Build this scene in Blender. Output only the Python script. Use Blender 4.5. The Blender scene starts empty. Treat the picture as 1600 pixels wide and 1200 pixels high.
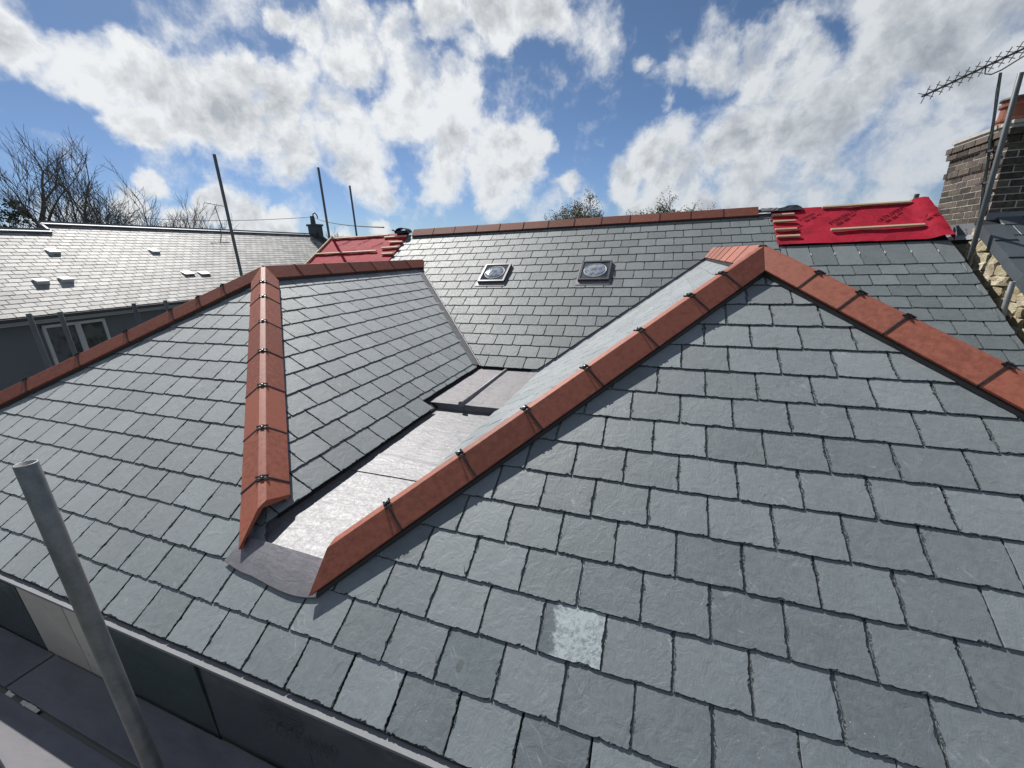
import bpy, bmesh, math, random
from mathutils import Vector, Matrix, noise
random.seed(7)
SC = bpy.context.scene
COL = SC.collection
R = math.radians
# ------------------------------------------------------------------ camera
cam_d = bpy.data.cameras.new('camera')
cam = bpy.data.objects.new('camera', cam_d)
COL.objects.link(cam)
SC.camera = cam
cam_d.sensor_width = 36.0
cam_d.lens = 36.0 * 637.8 / 1600.0
cam_d.clip_start = 0.05
cam_d.clip_end = 6000
PITCH, ROLL, YAW = 0.30443921, 0.0371107, -0.35642297
_f = Vector((math.sin(YAW) * math.cos(PITCH), math.cos(YAW) * math.cos(PITCH), -math.sin(PITCH)))
_r = Vector((math.cos(YAW), -math.sin(YAW), 0))
_d = _f.cross(_r)
_c, _s = math.cos(ROLL), math.sin(ROLL)
CR = _c * _r + _s * _d
CD = -_s * _r + _c * _d
cam.matrix_world = Matrix(((CR.x, -CD.x, -_f.x, 0), (CR.y, -CD.y, -_f.y, 0), (CR.z, -CD.z, -_f.z, 0), (0, 0, 0, 1)))
CF = _f.copy()
SC.render.resolution_x, SC.render.resolution_y = 1024, 768

# ------------------------------------------------------------------ sun, exposure
SUN_AZ, SUN_EL = R(50), R(46.5)           # azimuth west of +y, elevation
SUN_DIR = Vector((-math.sin(SUN_AZ) * math.cos(SUN_EL), math.cos(SUN_AZ) * math.cos(SUN_EL), math.sin(SUN_EL)))
sl = bpy.data.lights.new('sun', 'SUN')
sl.energy = 5.0
sl.angle = R(0.53)
sl.color = (1.0, 0.965, 0.91)
so = bpy.data.objects.new('sun', sl)
COL.objects.link(so)
so.rotation_euler = SUN_DIR.to_track_quat('Z', 'Y').to_euler()
so.location = (-20, 20, 30)
SC.view_settings.view_transform = 'Standard'
SC.view_settings.look = 'None'
SC.view_settings.exposure = 0.35
SC.view_settings.gamma = 1.0
SC.view_settings.use_curve_mapping = False
SC.cycles.max_bounces = 6

# ------------------------------------------------------------------ world: sky with clouds
world = bpy.data.worlds.new('World')
SC.world = world
world.use_nodes = True
nt = world.node_tree
nt.nodes.clear()


class NB:
    """small node helper"""
    def __init__(s, nt):
        s.nt = nt

    def n(s, kind, **kw):
        x = s.nt.nodes.new(kind)
        for k, v in kw.items():
            setattr(x, k, v)
        return x

    def put(s, sock, v):
        if isinstance(v, bpy.types.NodeSocket):
            s.nt.links.new(v, sock)
        else:
            sock.default_value = v

    def math(s, op, a, b=0.0, c=0.0, clamp=False):
        x = s.n('ShaderNodeMath', operation=op)
        x.use_clamp = clamp
        s.put(x.inputs[0], a)
        s.put(x.inputs[1], b)
        s.put(x.inputs[2], c)
        return x.outputs[0]

    def vec(s, op, a, b=(0, 0, 0), scale=None):
        x = s.n('ShaderNodeVectorMath', operation=op)
        s.put(x.inputs[0], a)
        s.put(x.inputs[1], b)
        if scale is not None:
            s.put(x.inputs['Scale'], scale)
        return x.outputs['Value'] if op in ('DISTANCE', 'DOT_PRODUCT', 'LENGTH') else x.outputs[0]

    def noise(s, v, scale, detail=5, rough=0.55, dist=0.0, color=False):
        x = s.n('ShaderNodeTexNoise')
        s.put(x.inputs['Vector'], v)
        s.put(x.inputs['Scale'], scale)
        s.put(x.inputs['Detail'], detail)
        s.put(x.inputs['Roughness'], rough)
        s.put(x.inputs['Distortion'], dist)
        return x.outputs[1 if color else 0]

    def ramp(s, v, a, b, lo=0.0, hi=1.0, kind='SMOOTHSTEP'):
        x = s.n('ShaderNodeMapRange', interpolation_type=kind)
        s.put(x.inputs[0], v)
        for i, q in enumerate((a, b, lo, hi)):
            s.put(x.inputs[1 + i], q)
        return x.outputs[0]

    def mix(s, f, a, b, blend='MIX'):
        x = s.n('ShaderNodeMix', data_type='RGBA', blend_type=blend)
        s.put(x.inputs[0], f)
        s.put(x.inputs[6], a)
        s.put(x.inputs[7], b)
        return x.outputs[2]


BLOBS = [(-0.877, 0.367, 0.309, 0.054, 1),(-0.863, 0.406, 0.3, 0.037, 1),(-0.849, 0.443, 0.288, 0.047, 1),(-0.825, 0.484, 0.291, 0.045, 1),(-0.804, 0.528, 0.275, 0.054, 1),(-0.838, 0.492, 0.235, 0.042, 1),(-0.777, 0.575, 0.258, 0.064, 1),(-0.707, 0.63, 0.321, 0.04, 0.9),(-0.74, 0.625, 0.247, 0.075, 1),(-0.67, 0.683, 0.292, 0.064, 1),(-0.687, 0.694, 0.214, 0.081, 1),(-0.612, 0.754, 0.24, 0.086, 1),(-0.609, 0.774, 0.174, 0.069, 1),(-0.626, 0.697, 0.349, 0.039, 0.7),(-0.575, 0.806, 0.139, 0.049, 0.8),(-0.637, 0.655, 0.407, 0.03, 0.9),(-0.605, 0.689, 0.398, 0.041, 1),(-0.544, 0.731, 0.413, 0.061, 1),(-0.556, 0.751, 0.357, 0.067, 1),(-0.49, 0.781, 0.386, 0.058, 1),(-0.489, 0.809, 0.325, 0.075, 1),(-0.524, 0.806, 0.275, 0.066, 1),(-0.429, 0.85, 0.307, 0.068, 1),(-0.402, 0.817, 0.413, 0.06, 1),(-0.327, 0.85, 0.413, 0.057, 1),(-0.247, 0.867, 0.433, 0.057, 0.9),(-0.381, 0.847, 0.372, 0.037, 0.7),(-0.444, 0.865, 0.233, 0.073, 1),(-0.466, 0.867, 0.175, 0.07, 1),(-0.375, 0.903, 0.209, 0.077, 1),(-0.356, 0.923, 0.148, 0.067, 1),(-0.298, 0.932, 0.207, 0.059, 1),(-0.252, 0.942, 0.222, 0.032, 0.8),(-0.333, 0.937, 0.109, 0.034, 0.7),(-0.403, 0.876, 0.266, 0.048, 0.9),(-0.845, 0.516, 0.142, 0.024, 0.8),(-0.862, 0.496, 0.106, 0.033, 0.8),(-0.802, 0.587, 0.11, 0.043, 1),(-0.763, 0.641, 0.083, 0.047, 1),(-0.831, 0.552, 0.076, 0.037, 1),(-0.729, 0.682, 0.065, 0.033, 0.9),(-0.899, 0.43, 0.083, 0.047, 0.7),(-0.92, 0.382, 0.091, 0.042, 0.8),(-0.587, 0.807, 0.066, 0.028, 0.8),(-0.651, 0.757, 0.051, 0.03, 0.7),(-0.216, 0.966, 0.139, 0.027, 0.7),(-0.189, 0.977, 0.102, 0.035, 0.6),(-0.117, 0.94, 0.32, 0.019, 0.45),(-0.06, 0.939, 0.339, 0.023, 0.5),(-0.013, 0.95, 0.313, 0.035, 0.62),(0.042, 0.95, 0.309, 0.046, 0.7),(0.082, 0.945, 0.316, 0.045, 0.8),(0.13, 0.939, 0.319, 0.049, 0.9),(-0.022, 0.961, 0.276, 0.024, 0.7),(0.172, 0.927, 0.334, 0.052, 0.9),(0.194, 0.942, 0.273, 0.059, 1),(0.128, 0.952, 0.277, 0.045, 0.8),(0.059, 0.966, 0.251, 0.033, 0.6),(-0.052, 0.98, 0.19, 0.058, 1),(0.007, 0.977, 0.211, 0.063, 1),(-0.089, 0.985, 0.146, 0.06, 1),(0.013, 0.99, 0.138, 0.085, 1),(0.089, 0.979, 0.186, 0.074, 1),(0.161, 0.967, 0.196, 0.076, 1),(0.153, 0.982, 0.113, 0.085, 1),(0.237, 0.952, 0.194, 0.077, 1),(0.261, 0.959, 0.112, 0.078, 1),(0.286, 0.93, 0.229, 0.072, 1),(0.29, 0.909, 0.298, 0.077, 1),(0.357, 0.893, 0.272, 0.091, 1),(0.411, 0.873, 0.263, 0.094, 1),(0.481, 0.847, 0.227, 0.094, 1),(0.341, 0.927, 0.157, 0.081, 0.9),(0.402, 0.898, 0.178, 0.065, 0.8),(0.34, 0.936, 0.091, 0.062, 0.8),(0.4, 0.915, 0.045, 0.044, 0.6),(0.218, 0.913, 0.345, 0.05, 0.8),(-0.06, 0.995, 0.082, 0.055, 0.8),(0.068, 0.995, 0.074, 0.052, 0.9),(-0.008, 0.927, 0.376, 0.022, 0.42)]
w = NB(nt)
sky = w.n('ShaderNodeTexSky', sky_type='NISHITA')
sky.sun_disc = False
sky.sun_elevation = SUN_EL
sky.sun_rotation = -SUN_AZ
sky.altitude = 50
sky.air_density = 1.0
sky.dust_density = 0.35
sky.ozone_density = 1.6
tc = w.n('ShaderNodeTexCoord')
D0 = tc.outputs['Generated']
DN = w.vec('NORMALIZE', D0)
warp = w.vec('SUBTRACT', w.noise(DN, 5.0, 6, 0.62, color=True), (0.5, 0.5, 0.5))
DW = w.vec('ADD', DN, w.vec('SCALE', warp, scale=0.15))
cov = None
for bx, by, bz, br, bw in BLOBS:
    dd = w.vec('DISTANCE', DW, (bx, by, bz))
    m = w.ramp(dd, br * 1.5, br * 0.25, 0.0, bw)
    cov = m if cov is None else w.math('SMOOTH_MAX', cov, m, 0.2)
# clouds keep going outside the part of the sky the blobs describe
cd = w.vec('DISTANCE', DN, (-0.319, 0.913, 0.253))
wide = w.ramp(w.noise(DN, 2.6, 3, 0.5), 0.44, 0.62)
cov = w.math('MULTIPLY_ADD', cov, 0.86, 0.06)
cov = w.math('MAXIMUM', cov, w.math('MULTIPLY', wide, w.ramp(cd, 0.85, 1.1)))
DF = w.vec('ADD', DN, w.vec('SCALE', warp, scale=0.06))
fb = w.noise(DF, 6.0, 12, 0.60, 0.0)
fb2 = w.noise(DF, 17.0, 8, 0.62, 0.0)
dens = w.math('ADD', cov, w.math('MULTIPLY', w.math('SUBTRACT', fb, 0.5), 1.9))
dens = w.math('ADD', dens, w.math('MULTIPLY', w.math('SUBTRACT', fb2, 0.5), 1.0))
alpha = w.ramp(dens, 0.20, 0.80)
# self shading: thick parts and the sides turned from the sun are grey
DS = w.vec('ADD', DF, tuple(SUN_DIR * 0.028))
fbs = w.math('ADD', w.noise(DS, 6.0, 7, 0.60, 0.0), w.math('MULTIPLY', w.noise(DS, 17.0, 6, 0.62, 0.0), 0.6))
lit = w.math('MULTIPLY', w.math('SUBTRACT', w.math('ADD', fb, w.math('MULTIPLY', fb2, 0.6)), fbs), 3.6)
big = w.noise(w.vec('MULTIPLY', DF, (1, 1, 2.2)), 5.0, 5, 0.55)
shade = w.math('ADD', w.ramp(dens, 0.5, 1.4, -0.15, 0.62), w.math('MULTIPLY', w.math('SUBTRACT', big, 0.46), 2.2))
shade = w.math('SUBTRACT', shade, lit, clamp=True)
shade = w.math('MULTIPLY', shade, w.ramp(alpha, 0.35, 1.0, 0.25, 1.0))
sund = w.vec('DOT_PRODUCT', DN, tuple(SUN_DIR))
glow = w.ramp(sund, 0.35, 0.95, 0.0, 1.0, 'LINEAR')
bright = w.mix(glow, (6.3, 6.65, 7.05, 1), (9.2, 9.35, 9.4, 1))
grey = w.mix(glow, (3.0, 3.35, 3.8, 1), (4.7, 5.0, 5.3, 1))
cloud = w.mix(shade, bright, grey)
sep = w.n('ShaderNodeSeparateXYZ')
w.put(sep.inputs[0], DN)
tintc = w.mix(w.ramp(sep.outputs[2], 0.0, 0.42), (0.48, 0.60, 0.84, 1), (0.48, 0.56, 0.66, 1))
skyc = w.mix(1.0, sky.outputs[0], tintc, 'MULTIPLY')
outc = w.mix(w.math('MULTIPLY', alpha, 0.97), skyc, cloud)
bg = w.n('ShaderNodeBackground')
w.put(bg.inputs[0], outc)
bg.inputs[1].default_value = 0.0785
wo = w.n('ShaderNodeOutputWorld')
nt.links.new(bg.outputs[0], wo.inputs[0])
world.cycles.sampling_method = 'MANUAL'
world.cycles.sample_map_resolution = 512

# ------------------------------------------------------------------ materials
MATS = {}


def mat(name, build):
    m = bpy.data.materials.new(name)
    m.use_nodes = True
    t = m.node_tree
    t.nodes.clear()
    b = NB(t)
    bs = b.n('ShaderNodeBsdfPrincipled')
    o = b.n('ShaderNodeOutputMaterial')
    t.links.new(bs.outputs[0], o.inputs[0])
    geo = b.n('ShaderNodeNewGeometry')
    build(b, bs, geo)
    MATS[name] = m
    return m


def bump(b, bs, h, strength, dist=0.01):
    x = b.n('ShaderNodeBump')
    b.put(x.inputs['Height'], h)
    x.inputs['Strength'].default_value = strength
    x.inputs['Distance'].default_value = dist
    b.nt.links.new(x.outputs[0], bs.inputs['Normal'])


def piece_rand(b, geo):
    oi = b.n('ShaderNodeObjectInfo')
    return b.math('FRACT', b.math('ADD', oi.outputs['Random'], geo.outputs['Random Per Island']))


def slate_mat(name, dark, light, rough=(0.4, 0.56), scratch=1.0, special=None, vary=0.22, spec=0.5, bstr=0.55, tint=(0.5, 0.52, 0.62, 1), sheen=0.0):
    def f(b, bs, geo):
        P = geo.outputs['Position']
        pr = piece_rand(b, geo)
        # shift the texture per slate so that no pattern runs on over a joint
        off = b.vec('SCALE', (7.3, 3.1, 5.7), scale=pr)
        Q = b.vec('ADD', P, off)
        n1 = b.noise(Q, 5.0, 6, 0.6)
        n2 = b.noise(Q, 38.0, 5, 0.62)
        n3 = b.noise(b.vec('MULTIPLY', Q, (1.0, 0.35, 0.35)), 150.0, 3, 0.6)
        t = b.math('ADD', b.math('MULTIPLY', n1, 0.45), b.math('MULTIPLY', n2, 0.4))
        t = b.math('ADD', t, b.math('MULTIPLY', n3, 0.2))
        t = b.math('ADD', t, b.math('MULTIPLY', b.math('SUBTRACT', pr, 0.5), vary))
        t = b.ramp(t, 0.2, 0.85, 0, 1, 'LINEAR')
        c = b.mix(t, dark, light)
        # some slates lean to blue or to purple
        c = b.mix(b.ramp(b.math('FRACT', b.math('MULTIPLY', pr, 17.3)), 0.7, 1.0, 0, 0.22), c, b.mix(1.0, c, tint, 'MULTIPLY'))
        # pale scuffs and chalky patches
        sc = b.noise(b.vec('ADD', b.vec('MULTIPLY', Q, (1.0, 2.8, 2.8)), (3, 1, 0)), 16.0, 5, 0.7, 1.2)
        pm = b.ramp(b.noise(Q, 2.7, 2, 0.5), 0.5, 0.66)
        sm = b.math('MULTIPLY', b.math('MULTIPLY', b.ramp(sc, 0.58, 0.76), pm), 0.34 * scratch)
        c = b.mix(sm, c, (0.33, 0.37, 0.38, 1))
        # thin bright scratches
        vo = b.n('ShaderNodeTexVoronoi', feature='DISTANCE_TO_EDGE')
        b.put(vo.inputs['Vector'], b.vec('MULTIPLY', b.vec('ADD', Q, b.vec('SCALE', b.noise(Q, 6, 2, 0.5, color=True), scale=0.10)), (1.6, 3.2, 3.2)))
        vo.inputs['Scale'].default_value = 1.3
        ln = b.math('MULTIPLY', b.ramp(vo.outputs[0], 0.007, 0.0), b.ramp(b.noise(Q, 7.0, 2, 0.5), 0.54, 0.66))
        c = b.mix(b.math('MULTIPLY', ln, 0.13 * scratch), c, (0.30, 0.345, 0.355, 1))
        # smeared chalky strokes left by gloved hands
        cb = b.n('ShaderNodeCombineXYZ')
        b.put(cb.inputs[0], b.vec('DOT_PRODUCT', Q, (0.9, 0.7, 0.4)))
        b.put(cb.inputs[1], b.math('MULTIPLY', b.vec('DOT_PRODUCT', Q, (-0.5, 0.9, 0.55)), 0.09))
        sk = b.ramp(b.noise(cb.outputs[0], 75.0, 3, 0.5), 0.52, 0.66)
        skm = b.ramp(b.noise(b.vec('ADD', Q, (4, 7, 2)), 6.0, 2, 0.5, 0.3), 0.63, 0.72)
        c = b.mix(b.math('MULTIPLY', b.math('MULTIPLY', sk, skm), 0.24 * scratch), c, (0.36, 0.41, 0.42, 1))
        # small pale specks, darker damp blotches
        spk = b.ramp(b.noise(Q, 120.0, 2, 0.5), 0.72, 0.8)
        c = b.mix(b.math('MULTIPLY', spk, 0.4 * scratch), c, (0.5, 0.53, 0.53, 1))
        dk = b.ramp(b.noise(b.vec('ADD', Q, (9, 9, 9)), 6.5, 3, 0.55, 0.6), 0.62, 0.7)
        c = b.mix(b.math('MULTIPLY', dk, 0.22), c, b.mix(1.0, c, (0.45, 0.47, 0.47, 1), 'MULTIPLY'))
        if special:
            c = special(b, c, P, Q)
        b.put(bs.inputs['Base Color'], c)
        b.put(bs.inputs['Roughness'], b.ramp(n2, 0.3, 0.7, rough[0], rough[1], 'LINEAR'))
        bs.inputs['Specular IOR Level'].default_value = spec
        bs.inputs['Sheen Weight'].default_value = sheen
        bs.inputs['Sheen Roughness'].default_value = 0.55
        layer = b.noise(b.vec('MULTIPLY', Q, (1, 1, 1)), 14.0, 6, 0.68, 0.7)
        h = b.math('ADD', b.math('MULTIPLY', layer, 1.0), b.math('MULTIPLY', n3, 0.22))
        bump(b, bs, h, bstr, 0.007)
    return mat(name, f)


def white_patch(b, c, P, Q):
    m = b.ramp(b.noise(Q, 11.0, 6, 0.72, 1.6), 0.47, 0.53)
    side = b.ramp(b.math('ADD', b.vec('DOT_PRODUCT', P, (1, 0, 0)), b.math('MULTIPLY', b.noise(P, 22, 6, 0.75), 0.16)), -0.250, -0.225)
    mott = b.ramp(b.noise(Q, 60, 4, 0.7), 0.35, 0.65, 0.25, 0.9)
    return b.mix(b.math('MULTIPLY', b.math('MAXIMUM', b.math('MULTIPLY', side, mott), b.math('MULTIPLY', m, b.math('MULTIPLY', side, 0.9))), 0.85), c, (0.42, 0.48, 0.50, 1))


def stain_at(points):
    def f(b, c, P, Q):
        for (x, y, z, r) in points:
            d = b.vec('DISTANCE', b.vec('MULTIPLY', P, (1, .62, .62)), (x, y * .62, z * .62))
            c = b.mix(b.ramp(d, r, r * 0.8, 0, 0.62), c, (0.055, 0.07, 0.065, 1))
        return c
    return f


S_D, S_L = (0.068, 0.090, 0.100, 1), (0.156, 0.188, 0.203, 1)
slate_mat('slate_front', S_D, S_L, spec=1.0, scratch=1.8, rough=(0.52, 0.70), sheen=0.34, vary=0.42)
slate_mat('slate_white_patch', S_D, S_L, rough=(0.56, 0.72), sheen=0.3, special=white_patch)
slate_mat('slate_stained', S_D, S_L, rough=(0.56, 0.72), sheen=0.3, special=stain_at([(-0.668, 1.068, -1.57, .017), (-0.635, 1.078, -1.564, .007)]))
slate_mat('slate_rear', (0.098, 0.116, 0.121, 1), (0.195, 0.218, 0.222, 1), rough=(0.55, 0.68), vary=0.35, spec=0.42)
slate_mat('slate_neighbour', (0.18, 0.18, 0.175, 1), (0.33, 0.33, 0.315, 1), rough=(0.58, 0.70), vary=1.0, bstr=0.3, tint=(0.8, 0.66, 0.62, 1))
slate_mat('slate_smooth', (0.055, 0.068, 0.08, 1), (0.10, 0.118, 0.132, 1), rough=(0.42, 0.5), scratch=0.3, vary=0.3, bstr=0.15)


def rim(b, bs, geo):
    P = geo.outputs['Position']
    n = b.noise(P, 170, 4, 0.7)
    b.put(bs.inputs['Base Color'], b.mix(b.ramp(n, 0.5, 0.68), (0.022, 0.030, 0.033, 1), (0.22, 0.26, 0.265, 1)))  # near-black base paints in the joint shadows; pale flecks are chips
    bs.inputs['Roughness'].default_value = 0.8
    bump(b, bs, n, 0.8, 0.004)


mat('slate_edge_shade', rim)


def clay(b, bs, geo):
    P = geo.outputs['Position']
    pr = piece_rand(b, geo)
    n = b.noise(P, 30, 6, 0.65)
    g = b.noise(P, 260, 3, 0.7)
    c = b.mix(b.ramp(b.math('ADD', n, b.math('MULTIPLY', b.math('SUBTRACT', pr, 0.5), 0.35)), 0.3, 0.7), (0.215, 0.062, 0.038, 1), (0.32, 0.100, 0.062, 1))
    c = b.mix(b.ramp(g, 0.62, 0.75, 0, 0.35), c, (0.58, 0.30, 0.22, 1))
    c = b.mix(b.ramp(g, 0.38, 0.28, 0, 0.4), c, (0.14, 0.045, 0.035, 1))
    st = b.noise(b.vec('MULTIPLY', P, (1, 1, 3)), 9, 6, 0.7, 1.5)
    c = b.mix(b.ramp(st, 0.6, 0.78, 0, 0.3), c, (0.55, 0.36, 0.30, 1))
    b.put(bs.inputs['Base Color'], c)
    bs.inputs['Roughness'].default_value = 0.62
    bs.inputs['Specular IOR Level'].default_value = 0.35
    bump(b, bs, b.math('ADD', n, b.math('MULTIPLY', g, 0.5)), 0.35, 0.003)


mat('clay_tile', clay)


def lead(base=(0.165, 0.165, 0.172, 1), r0=0.50, r1=0.72, metal=0.5, bs_=0.45):
    def f(b, bs, geo):
        P = geo.outputs['Position']
        n = b.noise(b.vec('MULTIPLY', P, (1.0, 2.6, 1.0)), 9, 5, 0.6, 0.8)
        m = b.noise(P, 55, 5, 0.7)
        c = b.mix(b.ramp(b.math('ADD', b.math('MULTIPLY', n, 0.6), b.math('MULTIPLY', m, 0.4)), 0.35, 0.65), base, tuple(min(1, v * 1.32) for v in base[:3]) + (1,))
        st = b.noise(b.vec('ADD', b.vec('MULTIPLY', P, (1.0, .35, 1.0)), (5, 2, 1)), 12, 5, 0.65, 1.0)
        c = b.mix(b.ramp(st, 0.55, 0.72, 0, 0.35), c, tuple(v * .5 for v in base[:3]) + (1,))
        b.put(bs.inputs['Base Color'], c)
        bs.inputs['Metallic'].default_value = metal
        b.put(bs.inputs['Roughness'], b.ramp(m, 0.3, 0.7, r0, r1, 'LINEAR'))
        bump(b, bs, b.math('ADD', n, b.math('MULTIPLY', m, 0.15)), bs_, 0.012)
    return f


mat('lead', lead())
mat('lead_upper', lead((0.17, 0.163, 0.172, 1), 0.6, 0.75, 0.3, 0.7))
mat('lead_dull', lead((0.17, 0.165, 0.18, 1), 0.5, 0.65, 0.4, 0.25))
mat('lead_grey', lead((0.16, 0.17, 0.19, 1), 0.5, 0.65, 0.2, 0.4))


def plain(name, c1, c2=None, rough=0.6, metal=0.0, scale=12, bstr=0.2, spec=0.5, stretch=(1, 1, 1), bd=0.004):
    c2 = c2 or tuple(v * 1.35 for v in c1)

    def f(b, bs, geo):
        P = b.vec('MULTIPLY', geo.outputs['Position'], stretch)
        pr = piece_rand(b, geo)
        n = b.noise(P, scale, 6, 0.65, 0.4)
        n2 = b.noise(P, scale * 9, 4, 0.6)
        t = b.math('ADD', b.math('MULTIPLY', n, 0.7), b.math('MULTIPLY', n2, 0.3))
        t = b.math('ADD', t, b.math('MULTIPLY', b.math('SUBTRACT', pr, 0.5), 0.3))
        b.put(bs.inputs['Base Color'], b.mix(b.ramp(t, 0.3, 0.7), tuple(c1) + (1,), tuple(c2) + (1,)))
        b.put(bs.inputs['Roughness'], b.ramp(n2, 0.3, 0.7, max(0.02, rough - 0.08), min(1, rough + 0.08), 'LINEAR'))
        bs.inputs['Metallic'].default_value = metal
        bs.inputs['Specular IOR Level'].default_value = spec
        bump(b, bs, t, bstr, bd)
    return mat(name, f)


plain('black_plastic', (0.012, 0.012, 0.013), (0.025, 0.025, 0.027), 0.45)
plain('clip_metal', (0.018, 0.018, 0.019), (0.035, 0.035, 0.037), 0.85, spec=0.1)
plain('roof_deck', (0.012, 0.013, 0.014), (0.02, 0.02, 0.022), 0.9)
plain('galvanised', (0.156, 0.1677, 0.1677), (0.2652, 0.273, 0.2691), 0.48, 0.55, 14, 0.25)
plain('galvanised_dark', (0.0663, 0.078, 0.078), (0.117, 0.1287, 0.1287), 0.5, 0.4, 8, 0.2)
plain('bolt_steel', (0.35, 0.34, 0.32), (0.5, 0.48, 0.45), 0.35, 0.9, 40)
plain('timber', (0.4056, 0.2808, 0.1716), (0.5304, 0.39, 0.2574), 0.7, 0, 18, 0.4, 0.3, (0.25, 2, 2))
plain('deck_board', (0.1265, 0.1242, 0.1346), (0.1782, 0.1748, 0.1875), 0.75, 0, 5, 0.3, 0.3, (0.6, 2, 1))
plain('mortar_scrap', (0.5, 0.47, 0.4), (0.68, 0.64, 0.56), 0.9, 0, 30, 0.8)
plain('upvc_grey', (0.20, 0.205, 0.215), (0.25, 0.255, 0.265), 0.85, 0, 6, 0.1, 0.15)
plain('upvc_white', (0.4836, 0.4914, 0.4914), (0.5772, 0.585, 0.585), 0.4, 0, 6, 0.1)
plain('render_grey', (0.12, 0.135, 0.145), (0.15, 0.165, 0.175), 0.9, 0, 4, 0.2)
plain('gutter_dark', (0.03, 0.033, 0.037), (0.05, 0.053, 0.058), 0.4)
plain('mortar', (0.351, 0.3354, 0.2964), (0.5148, 0.4914, 0.4368), 0.95, 0, 30, 0.8)
plain('brick', (0.0429, 0.03588, 0.0312), (0.1326, 0.1092, 0.0897), 0.9, 0, 22, 0.9, 0.25)
plain('stone', (0.312, 0.2574, 0.156), (0.5772, 0.5226, 0.39), 0.95, 0, 9, 1.0, 0.2, bd=0.03)
plain('wall_mortar', (0.39, 0.3354, 0.2184), (0.585, 0.5382, 0.4134), 0.95, 0, 9, 1.0, 0.2, bd=0.03)
plain('pot_clay', (0.156, 0.0468, 0.0273), (0.2652, 0.0936, 0.0546), 0.75, 0, 14, 0.4)
plain('bark', (0.06, 0.053, 0.049), (0.13, 0.118, 0.108), 0.9, 0, 3, 0.2)
plain('leaf', (0.07, 0.075, 0.03), (0.16, 0.16, 0.07), 0.7, 0, 3, 0.1)
plain('ivy', (0.012, 0.028, 0.012), (0.035, 0.06, 0.022), 0.7, 0, 3, 0.1)
plain('grass', (0.0273, 0.0429, 0.0156), (0.0546, 0.0741, 0.0273), 0.95, 0, 0.6, 0.3)
plain('gravel', (0.078, 0.07644, 0.07176), (0.1482, 0.1404, 0.1287), 0.95, 0, 9, 0.6)
plain('frame_dark', (0.05, 0.052, 0.056), (0.075, 0.078, 0.082), 0.4, 0.2, 10, 0.1)
plain('chalk_wall', (0.42, 0.41, 0.38), (0.55, 0.54, 0.50), 0.95, 0, 2, 0.2)
plain('print_ink', (0.05, 0.006, 0.010), (0.07, 0.008, 0.014), 0.9, spec=0.05)
plain('foil_ink', (0.05, 0.053, 0.06), (0.07, 0.073, 0.08), 0.4)
plain('foil_dark', (0.16, 0.17, 0.175), (0.22, 0.23, 0.235), 0.20, 0.6, 1.2, 0.12, 0.5, (1, 1, 2), 0.01)
plain('foil_green', (0.07, 0.11, 0.10), (0.11, 0.15, 0.135), 0.20, 0.6, 1.2, 0.12, 0.5, (1, 1, 2), 0.01)  # green of the mirrored surroundings painted into the foil's base colour
plain('foil_reflection_tan', (0.483, 0.437, 0.368), (0.621, 0.5635, 0.483), 0.35, 0.0, 2.0, 0.2, 0.5, (1, 1, 2), 0.01)  # bright tan reflection on the foil, painted as a plain base colour


def membrane(b, bs, geo):
    P = geo.outputs['Position']
    n = b.noise(P, 4, 5, 0.6, 0.8)
    n2 = b.noise(P, 45, 4, 0.7)
    c = b.mix(b.ramp(n, 0.3, 0.7), (0.28, 0.007, 0.022, 1), (0.40, 0.013, 0.036, 1))
    c = b.mix(b.ramp(n2, 0.55, 0.8, 0, 0.2), c, (0.50, 0.07, 0.10, 1))
    # woven reinforcing grid printed in the sheet
    sx = b.n('ShaderNodeSeparateXYZ')
    b.put(sx.inputs[0], P)
    for i, per in ((0, 0.16), (1, 0.13)):
        q = b.math('PINGPONG', sx.outputs[i], per / 2)
        c = b.mix(b.ramp(q, 0.0035, 0.002, 0, 0.4), c, (0.22, 0.006, 0.02, 1))
    b.put(bs.inputs['Base Color'], c)
    bs.inputs['Roughness'].default_value = 0.75
    bs.inputs['Specular IOR Level'].default_value = 0.15
    bump(b, bs, b.math('ADD', n, b.math('MULTIPLY', b.noise(P, 11, 3, 0.5, 1.0), 0.5)), 0.45, 0.02)


mat('membrane', membrane)


def glass(b, bs, geo):
    P = geo.outputs['Position']
    b.put(bs.inputs['Base Color'], b.mix(b.ramp(b.noise(P, 14, 3, 0.6), 0.4, 0.6), (0.30, 0.32, 0.33, 1), (0.60, 0.63, 0.64, 1)))
    bs.inputs['Roughness'].default_value = 0.06
    bs.inputs['Metallic'].default_value = 0.55
    bs.inputs['Coat Weight'].default_value = 0.6
    bump(b, bs, b.noise(P, 20, 2, 0.5), 0.5, 0.01)


mat('dome_glass', glass)


def pane(b, bs, geo):
    P = geo.outputs['Position']
    b.put(bs.inputs['Base Color'], b.mix(b.ramp(b.noise(P, 2.5, 3, 0.6), 0.4, 0.6), (0.03, 0.035, 0.04, 1), (0.10, 0.11, 0.115, 1)))
    bs.inputs['Roughness'].default_value = 0.05


mat('pane_glass', pane)

# ------------------------------------------------------------------ helpers
WM = {}
ZERO = Matrix.Identity(4)


def tag(o, label=None, cat=None, group=None, kind=None):
    if label: o['label'] = label
    if cat: o['category'] = cat
    if group: o['group'] = group
    if kind: o['kind'] = kind
    return o


def link(name, data, parent=None, world=None, m=None):
    o = bpy.data.objects.new(name, data)
    COL.objects.link(o)
    world = world if world is not None else ZERO.copy()
    if parent is not None:
        o.parent = parent
        o.matrix_local = WM[parent.name].inverted() @ world
    else:
        o.matrix_world = world
    WM[o.name] = world
    if m is not None and data is not None and not data.materials:
        data.materials.append(MATS[m])
    return o


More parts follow.
